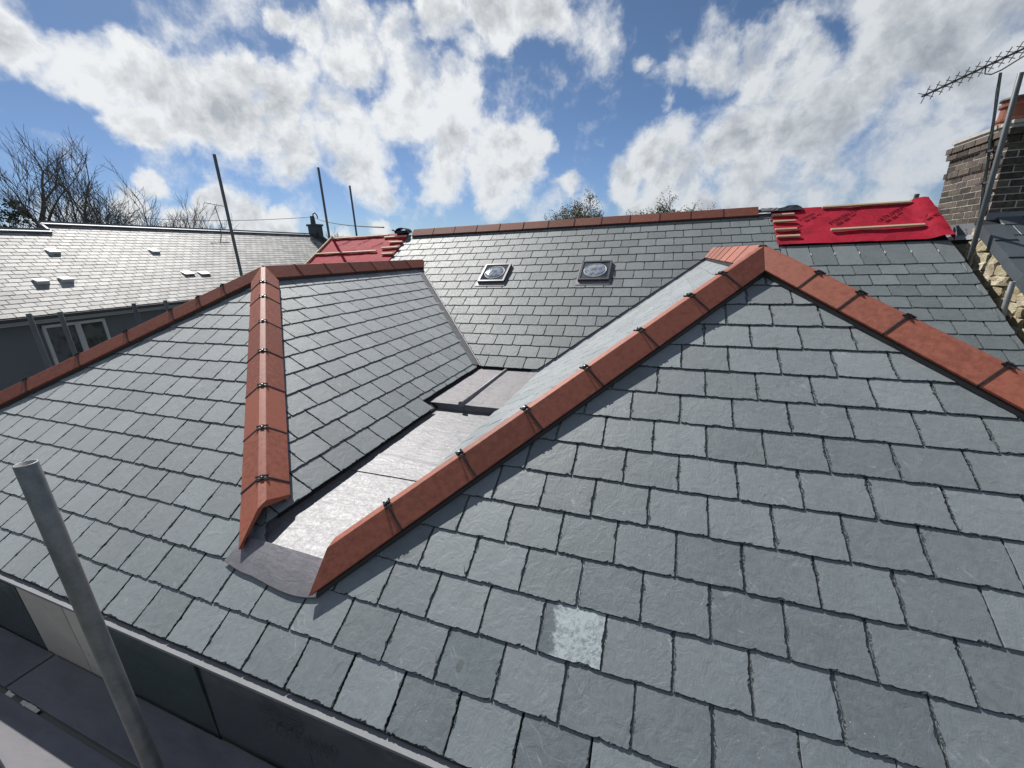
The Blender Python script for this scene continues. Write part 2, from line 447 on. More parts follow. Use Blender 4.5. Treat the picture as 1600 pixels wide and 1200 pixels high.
def thing(name, label, cat, loc=(0, 0, 0), group=None, rotz=0.0):
    o = link(name, None, None, Matrix.Translation(loc) @ Matrix.Rotation(rotz, 4, 'Z'))
    o.empty_display_size = 0.2
    return tag(o, label, cat, group)


class MB:
    def __init__(s):
        s.v, s.f, s.mi, s.cur = [], [], [], 0

    def face(s, pts):
        b = len(s.v)
        s.v += [tuple(p) for p in pts]
        s.f.append(tuple(range(b, b + len(pts))))

    def add(s, verts, faces):
        b = len(s.v)
        s.v += [tuple(p) for p in verts]
        s.f += [tuple(b + i for i in f) for f in faces]

    def box(s, c, size, M=None):
        x, y, z = (q / 2 for q in size)
        vs = [Vector((a * x, b * y, d * z)) for d in (-1, 1) for b in (-1, 1) for a in (-1, 1)]
        vs = [(M @ v if M else v) + Vector(c) for v in vs]
        s.add(vs, [(0, 2, 3, 1), (4, 5, 7, 6), (0, 1, 5, 4), (2, 6, 7, 3), (0, 4, 6, 2), (1, 3, 7, 5)])

    def bar(s, a, b, wd, ht, up=(0, 0, 1)):
        a, b, up = Vector(a), Vector(b), Vector(up)
        d = (b - a).normalized()
        sd = d.cross(up).normalized()
        uu = sd.cross(d)
        vs = [p + sd * (i * wd / 2) + uu * (j * ht / 2) for p in (a, b) for i, j in ((-1, -1), (1, -1), (1, 1), (-1, 1))]
        s.add(vs, [(0, 1, 2, 3), (7, 6, 5, 4), (0, 4, 5, 1), (1, 5, 6, 2), (2, 6, 7, 3), (3, 7, 4, 0)])

    def tube(s, pts, radii, n=8, caps=True):
        pts = [Vector(p) for p in pts]
        if not hasattr(radii, '__len__'):
            radii = [radii] * len(pts)
        rings = []
        ref = None
        for i, p in enumerate(pts):
            d = (pts[min(i + 1, len(pts) - 1)] - pts[max(i - 1, 0)]).normalized()
            if ref is None:
                ref = Vector((0, 0, 1)) if abs(d.z) < 0.9 else Vector((1, 0, 0))
            a = (ref - d * ref.dot(d)).normalized()
            ref = a
            b = d.cross(a)
            rings.append([p + (a * math.cos(t) + b * math.sin(t)) * radii[i] for t in (2 * math.pi * k / n for k in range(n))])
        base = len(s.v)
        for r in rings:
            s.v += [tuple(q) for q in r]
        for i in range(len(rings) - 1):
            for k in range(n):
                a, b = base + i * n + k, base + i * n + (k + 1) % n
                s.f.append((a, b, b + n, a + n))
        if caps:
            s.f.append(tuple(base + k for k in reversed(range(n))))
            s.f.append(tuple(base + (len(rings) - 1) * n + k for k in range(n)))

    def mesh(s, name, smooth=False):
        me = bpy.data.meshes.new(name)
        me.from_pydata(s.v, [], s.f)
        if smooth:
            me.polygons.foreach_set('use_smooth', [True] * len(me.polygons))
        me.update()
        return me

    def obj(s, name, m, parent=None, smooth=False, world=None):
        return link(name, s.mesh(name, smooth), parent, world, m)


def recentre(mb):
    """move the mesh origin to its centre; returns the world matrix"""
    n = len(mb.v)
    c = Vector((sum(v[0] for v in mb.v) / n, sum(v[1] for v in mb.v) / n, sum(v[2] for v in mb.v) / n))
    mb.v = [(v[0] - c.x, v[1] - c.y, v[2] - c.z) for v in mb.v]
    return Matrix.Translation(c)


def put(mb, name, m, parent=None, smooth=False):
    w_ = recentre(mb)
    return mb.obj(name, m, parent, smooth, w_)


class Frame:
    def __init__(s, O, U, V):
        s.O, s.U, s.V = Vector(O), Vector(U).normalized(), Vector(V).normalized()
        s.N = s.U.cross(s.V).normalized()

    def w(s, u, v, n=0.0):
        return s.O + s.U * u + s.V * v + s.N * n

    def mat(s, u=0, v=0, n=0, rot=0.0):
        p = s.w(u, v, n)
        M = Matrix(((s.U.x, s.V.x, s.N.x, p.x), (s.U.y, s.V.y, s.N.y, p.y), (s.U.z, s.V.z, s.N.z, p.z), (0, 0, 0, 1)))
        return M @ Matrix.Rotation(rot, 4, 'Z')

    def uv(s, p):
        q = Vector(p) - s.O
        return q.dot(s.U), q.dot(s.V)


def clip(poly, a, b, c):
    """keep a*u + b*v <= c"""
    out = []
    n = len(poly)
    for i in range(n):
        p, q = poly[i], poly[(i + 1) % n]
        dp, dq = a * p[0] + b * p[1] - c, a * q[0] + b * q[1] - c
        if dp <= 0:
            out.append(p)
        if (dp < 0 < dq) or (dq < 0 < dp):
            t = dp / (dp - dq)
            out.append((p[0] + (q[0] - p[0]) * t, p[1] + (q[1] - p[1]) * t))
    return out if len(out) > 2 else []


def area(poly):
    return abs(sum(p[0] * q[1] - q[0] * p[1] for p, q in zip(poly, poly[1:] + poly[:1]))) / 2


def through(p, q, keep):
    """half-plane through p and q that keeps the point keep"""
    a, b = q[1] - p[1], p[0] - q[0]
    L = math.hypot(a, b)
    a, b = a / L, b / L
    c = a * p[0] + b * p[1]
    if a * keep[0] + b * keep[1] > c:
        a, b, c = -a, -b, -c
    return a, b, c


def pix(p):
    z = Vector(p).dot(CF)
    if z < 0.1:
        return None
    return 800 + 637.8 * Vector(p).dot(CR) / z, 600 + 637.8 * Vector(p).dot(CD) / z


def shows(fr, poly):
    """how large a piece shows in the photograph (for choosing which become parts)"""
    q = [pix(fr.w(*p)) for p in poly]
    if any(t is None for t in q):
        return 0
    cx, cy = sum(t[0] for t in q) / len(q), sum(t[1] for t in q) / len(q)
    if not (-30 < cx < 1630 and -30 < cy < 1230):
        return 0
    s = sum(p[0] * r[1] - r[0] * p[1] for p, r in zip(q, q[1:] + q[:1])) / 2
    return abs(s) if s < 0 else 0


GAUGE, WIDTH, TH = 0.19737, 0.254, 0.0078


def slate_mesh(poly, v0, g, th, step, rough, rng, L):
    """poly: outline in slope units relative to the piece's origin; bevelled, chipped rim"""
    if area(poly) < 0:
        poly = poly[::-1]
    if sum(p[0] * q[1] - q[0] * p[1] for p, q in zip(poly, poly[1:] + poly[:1])) < 0:
        poly = poly[::-1]
    tilt = th / g
    zt = lambda v: -(v - v0) * tilt
    out, inn = [], []
    n = len(poly)
    cx, cy = sum(p[0] for p in poly) / n, sum(p[1] for p in poly) / n
    for i in range(n):
        p, q = poly[i], poly[(i + 1) % n]
        dx, dy = q[0] - p[0], q[1] - p[1]
        ln = math.hypot(dx, dy)
        if ln < 1e-5:
            continue
        nx, ny = dy / ln, -dx / ln
        k = max(1, int(ln / step))
        top = abs(p[1] - (v0 + L)) < 1e-4 and abs(q[1] - (v0 + L)) < 1e-4
        if top:
            k = 1
        ph = rng.uniform(0, 9)
        # the chipping comes and goes along the edge
        for j in range(k):
            t = j / k
            if j:
                t += rng.uniform(-.38, .38) / k
            wob = 0.35 + 0.9 * max(0, math.sin(ph + t * ln * 34) + .35 * math.sin(ph * 3 + t * ln * 90))
            jo = 0 if top else rng.uniform(-1.0, 0.3) * rough * wob
            if not top and rng.random() < 0.10:
                jo -= rough * rng.uniform(0.4, 1.3)
            d = 0.002 if top else rough * (0.5 + rng.uniform(0.4, 2.4) * wob)
            if j == 0:
                ex, ey = cx - p[0], cy - p[1]
                el = math.hypot(ex, ey) or 1
                r_ = 0 if (top or abs(p[1] - (v0 + L)) < 1e-4) else rough * rng.uniform(0, 1.6)
                out.append(((p[0] + ex / el * r_, p[1] + ey / el * r_), top))
                inn.append((p[0] + ex / el * (r_ + d * 1.2), p[1] + ey / el * (r_ + d * 1.2)))
            else:
                bx, by = p[0] + dx * t, p[1] + dy * t
                edge = min(1.0, min(t * ln, (1 - t) * ln) / (d * 1.6 + 1e-6))
                out.append(((bx + nx * jo, by + ny * jo), top))
                inn.append((bx + nx * (jo - d * edge), by + ny * (jo - d * edge)))
    m = len(out)
    vs = [(p[0], p[1], zt(p[1]) - (0 if tp_ else th * rng.uniform(0.12, 0.6))) for p, tp_ in out]
    vs += [(p[0], p[1], zt(p[1])) for p in inn]
    vs += [(p[0], p[1], zt(p[1]) - th * 1.05) for p, tp_ in out]
    f_in = 0.16
    vs += [(p[0] + (cx - p[0]) * f_in, p[1] + (cy - p[1]) * f_in, zt(p[1] + (cy - p[1]) * f_in)) for p, tp_ in out]
    fs = [tuple(range(3 * m, 4 * m))]
    for i in range(m):
        j = (i + 1) % m
        fs.append((m + i, m + j, 3 * m + j, 3 * m + i))
    for i in range(m):          # from here on: the chipped rim and the sides
        j = (i + 1) % m
        fs.append((i, j, m + j, m + i))
        fs.append((2 * m + i, 2 * m + j, j, i))
    return vs, fs


def flat_slate(poly, v0, g, th):
    if sum(p[0] * q[1] - q[0] * p[1] for p, q in zip(poly, poly[1:] + poly[:1])) < 0:
        poly = poly[::-1]
    tilt = th / g
    m = len(poly)
    vs = [(p[0], p[1], -(p[1] - v0) * tilt) for p in poly] + [(p[0], p[1], -(p[1] - v0) * tilt - th) for p in poly]
    return vs, [tuple(range(m))] + [(m + i, m + (i + 1) % m, (i + 1) % m, i) for i in range(m)]


class Slope:
    """one slated slope: collects the outlines of its slates"""
    def __init__(s, frame, width=WIDTH, gauge=GAUGE, length=0.45, gap=0.004, th=TH):
        s.fr, s.w, s.g, s.L, s.gap, s.th = frame, width, gauge, length, gap, th
        s.pieces = []

    def lay(s, rows, odd_off, u_lo, u_hi, halves=(), cut=None, v_base=0.0, length=None):
        L = length or s.L
        for r in rows:
            v0 = v_base + r * s.g
            off = odd_off if r % 2 else odd_off + 0.5
            i = math.floor(u_lo / s.w - off) - 1
            while (i + off) * s.w < u_hi:
                a = (i + off) * s.w + s.gap / 2
                b = a + s.w - s.gap
                polys = [[(a, v0), (b, v0), (b, v0 + L), (a, v0 + L)]]
                for h in halves:
                    polys = [q for q in (clip(p, *h) for p in polys) if q]
                if cut:
                    polys = cut(polys, r, (a + b) / 2, v0)
                for p in polys:
                    if area(p) > 0.0012:
                        full = len(p) == 4 and abs(area(p) - (b - a) * L) < 1e-6
                        vis = clip(p, 0, 1, v0 + s.g * 1.02)
                        s.pieces.append(dict(poly=p, a=a, v0=v0, full=full, L=L, row=r, vis=vis, s=s))
                i += 1


def slate_data(vs, fs, mn):
    me = bpy.data.meshes.new('slate')
    me.from_pydata(vs, [], fs)
    me.materials.append(MATS[mn])
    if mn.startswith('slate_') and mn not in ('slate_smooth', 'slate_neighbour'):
        me.materials.append(MATS['slate_edge_shade'])
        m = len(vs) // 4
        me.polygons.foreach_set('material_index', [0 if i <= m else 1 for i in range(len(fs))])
    return me


def rank_and_build(house, slopes, limit, matname, step, rough, field_name='slate_field', smin=30, variants=36, jit=1.0, special=None):
    allp = []
    for name, sp, deck in slopes:
        for p in sp.pieces:
            p['deck'] = deck
            p['show'] = shows(sp.fr, p['vis']) if p['vis'] else 0
            allp.append(p)
    allp.sort(key=lambda p: -p['show'])
    chosen = [p for p in allp[:limit] if p['show'] > smin]
    rest = [p for p in allp if p not in chosen] if len(allp) < 900 else allp[len(chosen):]
    cache = {}
    for p in chosen:
        sp = p['s']
        rng = random.Random(hash((round(p['a'], 3), round(p['v0'], 3), matname)) & 0xffff)
        o = None
        mn = matname
        lab = None
        if special:
            r_ = special(sp, p)
            if r_:
                mn, lab = r_
        rel = [(q[0] - p['a'], q[1] - p['v0']) for q in p['poly']]
        if p['full'] and mn == matname:
            key = (id(sp), p['L'], rng.randrange(variants))
            if key not in cache:
                vs, fs = slate_mesh(rel, 0, sp.g, sp.th, step, rough, random.Random(key[2] * 77 + 5), p['L'])
                me = slate_data(vs, fs, mn)
                cache[key] = me
            me = cache[key]
        else:
            vs, fs = slate_mesh(rel, 0, sp.g, sp.th, step, rough, rng, p['L'])
            me = slate_data(vs, fs, mn)
        du, dv = rng.uniform(-.0012, .0012) * jit, rng.uniform(-.003, .003) * jit
        M = sp.fr.mat(p['a'] + du, p['v0'] + dv, rng.uniform(0, .0016) * jit, rng.uniform(-.006, .006) * jit)
        o = link('slate', me, p['deck'], M)
        if lab:
            o['label'] = lab
    if rest:
        mb = MB()
        for p in rest:
            sp = p['s']
            if p['show'] > smin * 1.3:
                vs, fs = slate_mesh(p['poly'], p['v0'], sp.g, sp.th, step * 2.5, rough, random, p['L'])
            else:
                vs, fs = flat_slate(p['poly'], p['v0'], sp.g, sp.th)
            dn = random.uniform(0, .0016)
            dv = random.uniform(-.003, .003) * jit
            mb.add([sp.fr.w(q[0], q[1] + dv, q[2] + dn) for q in vs], fs)
        o = mb.obj(field_name, matname, house)
        o['kind'] = 'stuff'


def deck_mesh(name, fr, polys, house, n=-0.032, m='roof_deck', th=0.05):
    mb = MB()
    for poly in polys:
        if sum(p[0] * q[1] - q[0] * p[1] for p, q in zip(poly, poly[1:] + poly[:1])) < 0:
            poly = poly[::-1]
        k = len(poly)
        mb.add([fr.w(p[0], p[1], n) for p in poly] + [fr.w(p[0], p[1], n - th) for p in poly],
               [tuple(range(k)), tuple(reversed(range(k, 2 * k)))] + [(k + i, k + (i + 1) % k, (i + 1) % k, i) for i in range(k)])
    return mb.obj(name, m, house)


# ------------------------------------------------------------------ key dimensions (camera height is z = 0, ground is GZ)
GZ = -6.5
TP = 0.62791
P_ = math.atan(TP)
CP, SP = math.cos(P_), math.sin(P_)
XR, YR, ZR = 0.6332, 3.4351, -0.0834
XL, YL, ZL = -4.0840, 3.4066, -0.1013
TR, TL = 0.9831, 1.0085
QR, QL = math.atan(TP / TR), math.atan(TP / TL)
M0 = -4.1796
YM = 7.42
ZM = M0 + TP * YM

# ------------------------------------------------------------------ ground
mb = MB()
N_ = 24
for i in range(N_):
    a, b = 2 * math.pi * i / N_, 2 * math.pi * (i + 1) / N_
    mb.face([(0, 0, GZ), (2500 * math.cos(a), 2500 * math.sin(a), GZ), (2500 * math.cos(b), 2500 * math.sin(b), GZ)])
tag(mb.obj('ground', 'grass'), kind='structure')
mb = MB()
mb.box((-4, 8, GZ + 0.004), (34, 42, 0.008))
tag(mb.obj('yard', 'gravel'), kind='structure')

# ================================================================== FRONT HOUSE
fh = thing('front_house', 'new slate roof with two hipped ends and a lead gutter between them', 'house', (-1.7, 2.5, GZ))
YE, ZE = 0.8357, -1.7154
FF = Frame((0.2585, YE, ZE), (1, 0, 0), (0, CP, SP))
XLB = -2.02
L2 = Frame((XLB, 0, ZL - math.tan(QL) * (XLB - XL)), (0, 1, 0), (-math.cos(QL), 0, math.sin(QL)))
XRB = -1.42
R1 = Frame((XRB, 0, ZR - math.tan(QR) * (XR - XRB)), (0, -1, 0), (math.cos(QR), 0, math.sin(QR)))
XE_R, XE_L = XR + 2.60 * TR, XL - 2.60 * TL
R2 = Frame((XE_R, 0, ZR - math.tan(QR) * (XE_R - XR)), (0, 1, 0), (-math.cos(QR), 0, math.sin(QR)))
L1 = Frame((XE_L, 0, ZL - math.tan(QL) * (XL - XE_L)), (0, -1, 0), (math.cos(QL), 0, math.sin(QL)))
fx = lambda x, y: (x - 0.2585, (y - YE) / CP)
apL, apR = fx(XL, YL), fx(XR, YR)
ym_of = lambda z: (z - M0) / TP

deckF = deck_mesh('roof_slope', FF, [
    [fx(XE_L, YE + .02), fx(-2.07, YE + .02), fx(-2.07, 1.40), apL, fx(XE_L, YE + 0.03)],
    [fx(-2.07, YE + .02), fx(-1.45, YE + .02), fx(-1.45, 1.22), fx(-2.07, 1.22)],
    [fx(-1.45, YE + .02), fx(XE_R, YE + .02), apR, fx(-1.45, 1.34)]], fh)
yv2 = ym_of(ZL)
deckL2 = deck_mesh('roof_slope', L2, [[(1.46, 0), (4.56, 0), L2.uv((XL, yv2, ZL)), L2.uv((XL, YL, ZL))]], fh)
yv1 = ym_of(ZR)
deckR1 = deck_mesh('roof_slope', R1, [[(-1.40, 0), R1.uv((XR, YR, ZR)), R1.uv((XR, yv1, ZR)), (-4.43, 0)]], fh)
yvE = ym_of(ZR - math.tan(QR) * (XE_R - XR))
deckR2 = deck_mesh('roof_slope', R2, [[(YE + .03, 0), (yvE, 0), (yv1, 3.05), (YR, 3.05)]], fh)
deckL1 = deck_mesh('roof_slope', L1, [[(-yvE, 0), (-YE - .03, 0), (-YL, 3.08), (-yv2, 3.08)]], fh)

F = Slope(FF, gap=0.0048)


def cutF(polys, r, cu, v0):
    x = cu + 0.2585
    out = []
    for p in polys:
        if r >= 2:
            if x < -1.74:
                hs = [through(apL, fx(XL + TL, YL - 1), fx(XL, YL - 1)), through(apL, fx(XL - TL, YL - 1), fx(XL, YL - 1))]
            else:
                hs = [through(apR, fx(XR + TR, YR - 1), fx(XR, YR - 1)), through(apR, fx(XR - TR, YR - 1), fx(XR, YR - 1))]
            for h in hs:
                p = clip(p, *h) if p else p
        else:
            if -2.25 < x < -1.28:
                p = clip(p, 0, 1, 0.455)
            if x < -5 or x > 2:
                for h in (through(apL, fx(XL - TL, YL - 1), fx(XL, YL - 1)), through(apR, fx(XR + TR, YR - 1), fx(XR, YR - 1))):
                    p = clip(p, *h) if p else p
        if p:
            out.append(p)
    return out


F.lay(range(0, 16), 0.0, XE_L - .3, XE_R, cut=cutF)
SL2 = Slope(L2, gap=0.0045)
vt = L2.uv((XL, YL, ZL))[1]
vallL = [L2.uv((XLB - .1, ym_of(L2.O.z + .1 * math.tan(QL)), L2.O.z + .1 * math.tan(QL))), L2.uv((XL, yv2, ZL))]
hipL = [L2.uv((XL, YL, ZL)), L2.uv((XL + TL, YL - 1, ZL - TP))]
hv = through(vallL[0], vallL[1], (2.5, .5))
hv = (hv[0], hv[1], hv[2] - 0.045)


def cutL2(polys, r, cu, v0):
    if cu > 3.25:
        polys = [clip(p, 0, -1, -0.135) for p in polys]
    return [p for p in polys if p]


SL2.lay(range(0, 13), 0.2, 1.2, 7, halves=[hv, through(hipL[0], hipL[1], (3, .5)), (0, 1, vt - .01)], cut=cutL2)
SR1 = Slope(R1, gap=0.008)
vtR = R1.uv((XR, YR, ZR))[1]
vallR = [R1.uv((XRB, ym_of(R1.O.z), R1.O.z)), R1.uv((XR, yv1, ZR))]
hipR = [R1.uv((XR, YR, ZR)), R1.uv((XR - TR, YR - 1, ZR - TP))]
hv1 = through(vallR[0], vallR[1], (-2.5, .5))
hv1 = (hv1[0], hv1[1], hv1[2] - 0.012)
SR1.lay(range(0, 13), 0.3, -7, -1.2, halves=[hv1, through(hipR[0], hipR[1], (-3, .5)), (0, 1, vtR - .01)])
SR2 = Slope(R2)
SR2.lay(range(0, 16), 0.3, 0.7, 8, halves=[through((YE, 0), R2.uv((XR, YR, ZR)), (3, .5)), through((yvE, 0), (yv1, 3.05), (3, .5)), (0, 1, 3.04)])
SL1 = Slope(L1)
SL1.lay(range(0, 16), 0.3, -8, -0.7, halves=[through((-YE, 0), L1.uv((XL, YL, ZL)), (-3, .5)), through((-yvE, 0), (-yv2, 3.08), (-3, .5)), (0, 1, 3.06)])


def fh_special(sp, p):
    if sp is not F:
        return None
    for (x, y, mn, lab) in ((-0.245, 1.249, 'slate_white_patch', 'slate with a large white chalky patch over its right side'),
                            (-0.668, 1.068, 'slate_stained', 'slate with a dark oval stain')):
        u, v = fx(x, y)
        if p['a'] < u < p['a'] + WIDTH and p['v0'] < v < p['v0'] + GAUGE:
            return mn, lab
    return None


rank_and_build(fh, [('F', F, deckF), ('L2', SL2, deckL2), ('R1', SR1, deckR1), ('R2', SR2, deckR2), ('L1', SL1, deckL1)],
               300, 'slate_front', 0.0085, 0.0026, special=fh_special, variants=40)

# ---- hip and ridge tiles
NFp = Vector((0, -SP, CP))


def run_of_tiles(parent, A, D, w1, n1, w2, n2, cuts, start, end, name='hip_tile', wing=0.124, lift=0.040, crest=0.094, seal=True, clipz=True, roll=True, first_clip=None):
    """A: point of the line where the two slopes meet; D along it (down or along); w/n: direction away
    from the line within each slope and that slope's normal. cuts: distances of the joints."""
    D = Vector(D).normalized()
    A = Vector(A)
    up = Vector((0, 0, 1))
    C = up * crest
    C -= D * C.dot(D)
    nn = (n1 + n2).normalized()
    E1, E2 = w1 * wing + n1 * lift, w2 * wing + n2 * lift
    th = 0.016
    t1, t2 = (E1 - C).normalized(), (E2 - C).normalized()
    t1 = (E1 - (C + (w1 - w2).normalized() * .021)).normalized()
    t2 = (E2 - (C + (w2 - w1).normalized() * .021)).normalized()
    m1 = (t1.cross(D)).normalized()
    m1 = m1 if m1.dot(nn) > 0 else -m1
    m2 = (t2.cross(D)).normalized()
    m2 = m2 if m2.dot(nn) > 0 else -m2
    FL = 0.021
    fa = (w1 - w2).normalized()
    fb_ = -fa
    prof = [(E1 - m1 * 0.024, 1), (E1, 1), (C + fa * FL, 1), (C + nn * .001, 0), (C + fb_ * FL, 2), (E2, 2), (E2 - m2 * 0.024, 2),
            (E2 - m2 * 0.024 - t2 * .014, 2), (E2 - m2 * th - t2 * .016, 2), (C - nn * th * 1.3, 0), (E1 - m1 * th - t1 * .016, 1), (E1 - m1 * 0.024 - t1 * .014, 1)]

    def at(off, side, cut):
        base = A + off
        if cut[0] == 's':
            return base + D * cut[1]
        if cut[0] == 'x':
            return base + D * ((cut[1] - base.x) / D.x)
        if cut[0] == 'mitre':            # side 1 meets plane x = apex, side 2 meets plane y = apex
            if side == 1:
                return base + D * ((cut[1] - base.x) / D.x)
            if side == 2:
                return base + D * ((cut[2] - base.y) / D.y)
            return base
    all_c = [start] + [('s', c) for c in cuts] + [end]
    gap = 0.0022
    for i in range(len(all_c) - 1):
        c0, c1 = all_c[i], all_c[i + 1]
        if c0[0] == 's' and i: c0 = ('s', c0[1] + gap)
        if c1[0] == 's' and i < len(all_c) - 2: c1 = ('s', c1[1] - gap)
        k = len(prof)
        dz = nn * random.uniform(-.0015, .0015)
        mb = MB()
        mb.add([at(o, s_, c0) + dz for o, s_ in prof] + [at(o, s_, c1) + dz for o, s_ in prof],
               [tuple(range(k)), tuple(reversed(range(k, 2 * k)))] + [(j, k + j, k + (j + 1) % k, (j + 1) % k) for j in range(k)])
        mid = recentre(mb)
        t = mb.obj(name, 'clay_tile', parent, False, mid)
        bm = bmesh.new()
        bm.from_mesh(t.data)
        bmesh.ops.recalc_face_normals(bm, faces=bm.faces)
        eds = [e for e in bm.edges if e.calc_face_angle(0) > 0.6]
        bmesh.ops.bevel(bm, geom=eds, offset=0.0018, segments=1, affect='EDGES')
        bm.to_mesh(t.data)
        bm.free()
        if all_c[i + 1][0] == 's' and i < len(all_c) - 2:
            s0 = all_c[i + 1][1]
            if seal:
                mb = MB()
                pts = [(E1 - m1 * .026 + t1 * .002), E1 + m1 * .002, C + fa * FL + m1 * .002, C + fb_ * FL + m2 * .002, E2 + m2 * .002, (E2 - m2 * .026 + t2 * .002)]
                for a, b in zip(pts[:-1], pts[1:]):
                    pr_ = (b - a).cross(D).normalized()
                    mb.bar(A + D * s0 + a, A + D * s0 + b, 0.009, 0.004, pr_)
                put(mb, 'joint_seal', 'black_plastic', t)
            if clipz:
                mb = MB()
                c = A + D * s0 + C + nn * .006
                sd = D.cross(nn).normalized()
                Rm = Matrix((D, sd, nn)).transposed()
                mb.box(c, (.034, .020, .011), Rm)
                for sgn in (-1, 1):
                    for s2 in (-1, 1):
                        mb.box(c + D * .015 * sgn + sd * .022 * s2 - nn * .005, (.010, .026, .007), Rm)
                mb.tube([c, c + nn * .008], .0055, 8)
                put(mb, 'tile_clip', 'clip_metal', t)
                mb = MB()
                mb.tube([c + nn * .0078, c + nn * .0098], .0036, 8)
                put(mb, 'bolt', 'bolt_steel', t)
    if roll:
        for (w_, n_, t_, m_, sd) in ((w1, n1, t1, m1, 1), (w2, n2, t2, m2, 2)):
            mb = MB()
            pr = [w_ * (wing + .010) + n_ * .001, w_ * (wing + .002) + n_ * (lift - .018), w_ * (wing - .03) + n_ * (lift - .018), w_ * (wing - .03) + n_ * .001]
            k = len(pr)
            e2 = end if end[0] != 'x' else ('x', end[1] + (0.02 if D.x < 0 else -0.02))
            mb.add([at(o, sd, start) for o in pr] + [at(o, sd, e2) for o in pr],
                   [tuple(range(k)), tuple(reversed(range(k, 2 * k)))] + [(j, k + j, k + (j + 1) % k, (j + 1) % k) for j in range(k)])
            put(mb, 'dry_hip_roll', 'black_plastic', parent)


def hip_dirs(D, n1, n2):
    D = Vector(D).normalized()
    w1 = D.cross(n1).normalized()
    w2 = D.cross(n2).normalized()
    # away from the line: each wing goes down in height
    w1 = w1 if w1.z < 0 else -w1
    w2 = w2 if w2.z < 0 else -w2
    return w1, w2


NL2, NR1, NR2, NL1 = L2.N, R1.N, R2.N, L1.N
for (A, D, n2, cuts, xend, apx) in (
        ((XR, YR, ZR), (-TR, -1, -TP), NR1, [.389, .696, 1.146, 1.593, 2.043, 2.489, 2.941], -1.478, (XR, YR)),
        ((XR, YR, ZR), (TR, -1, -TP), NR2, [.403, .671, .937, 1.381, 1.83, 2.28, 2.73, 3.18, 3.63], XE_R, (XR, YR)),
        ((XL, YL, ZL), (TL, -1, -TP), NL2, [.342, .657, 1.123, 1.587, 2.039, 2.49, 2.924], -2.035, (XL, YL)),
        ((XL, YL, ZL), (-TL, -1, -TP), NL1, [.41, .668, .943, 1.384, 1.833, 2.292, 2.74, 3.19, 3.64], XE_L, (XL, YL))):
    Dv = Vector(D).normalized()
    w1, w2 = hip_dirs(Dv, NFp, n2)
    run_of_tiles(fh, A, Dv, w1, NFp, w2, n2, cuts, ('mitre', apx[0], apx[1]), ('x', xend), first_clip=0)
for (x, y, z, na, nb, ye, q) in ((XL, YL, ZL, NL2, NL1, yv2 + .10, QL), (XR, YR, ZR, NR2, NR1, yv1 + .10, QR)):
    D = Vector((0, 1, 0))
    w1, w2 = hip_dirs(D, na, nb)
    n_ = int((ye - y - .1) / .45)
    run_of_tiles(fh, (x, y, z), D, w1, na, w2, nb, [.40 + .45 * i for i in range(n_)], ('s', 0.0), ('s', ye - y), name='ridge_tile', clipz=False)

# ---- valleys
for (fr, x0, z0, x1, z1, wd) in ((L2, XLB - .12, L2.O.z + .12 * math.tan(QL), XL + .03, ZL - .02, .1), (R1, XRB, R1.O.z, XR - .02, ZR - .012, .1)):
    a = Vector((x0, ym_of(z0), z0))
    b = Vector((x1, ym_of(z1), z1))
    dv = (b - a).normalized()
    nM = Vector((0, -SP, CP))
    wa = dv.cross(fr.N).normalized()
    wa = wa if wa.z > 0 else -wa
    wb = dv.cross(nM).normalized()
    wb = wb if wb.z > 0 else -wb
    mb = MB()
    off = 0.0 if fr is L2 else -0.016
    offm = -.018
    pr = [wa * wd + fr.N * off, wa * .006 + fr.N * (off * .5 + .001), wb * .012 + nM * offm, wb * wd + nM * (offm - .002)]
    mb.add([a + o for o in pr] + [b + o for o in pr], [(i, i + 1, 5 + i, 4 + i) for i in range(3)])
    put(mb, 'valley_lining', 'lead' if fr is L2 else 'lead_grey', fh)

# ---- lead gutter
lg = link('lead_gutter', None, fh, Matrix.Translation((-1.72, 2.5, -1.44)))


def sheet(name, fn, u0, u1, v0, v1, nu, nv, m='lead', th=0.004, amp=0.0035):
    mb = MB()
    P = []
    for j in range(nv + 1):
        for i in range(nu + 1):
            u, v = u0 + (u1 - u0) * i / nu, v0 + (v1 - v0) * j / nv
            p = Vector(fn(u, v))
            q = noise.noise(Vector((p.x * 7, p.y * 5, 1.3))) * amp + noise.noise(Vector((p.x * 19, p.y * 15, 4))) * amp * .4
            P.append(p + Vector((0, 0, q)))
    fs = []
    for j in range(nv):
        for i in range(nu):
            a = j * (nu + 1) + i
            fs.append((a, a + 1, a + nu + 2, a + nu + 1))
    mb.add(P, fs)
    # turned down rim along the front edge
    rim = [P[i] for i in range(nu + 1)]
    mb.add(rim + [p - Vector((0, 0, th)) for p in rim], [(i, nu + 1 + i, nu + 2 + i, i + 1) for i in range(nu)])
    return put(mb, name, m, lg, True)


ZS, ZS2 = -1.447, -1.440


def sole1(x, y):
    z = ZS + (ZS2 - ZS) * (y - 1.27) / 2.0
    e = max(0, abs(x + 1.735) - .325)
    return (x, y, z + e * 1.6)


sheet('lead_sheet', lambda x, y: sole1(x, y + 0.10 * (x + 1.7) * 0), -2.085, -1.385, 1.262, 2.16, 16, 24)
sheet('lead_sheet', lambda x, y: (lambda p: (p[0], p[1], p[2] + .007 + (.007 * math.exp(-((y + .1 * x - 2.13) / .014) ** 2)) + (.005 * math.exp(-((y + .13 * x - 2.03) / .012) ** 2))))(sole1(x, y)), -2.085, -1.385, 2.07, 3.33, 16, 60)


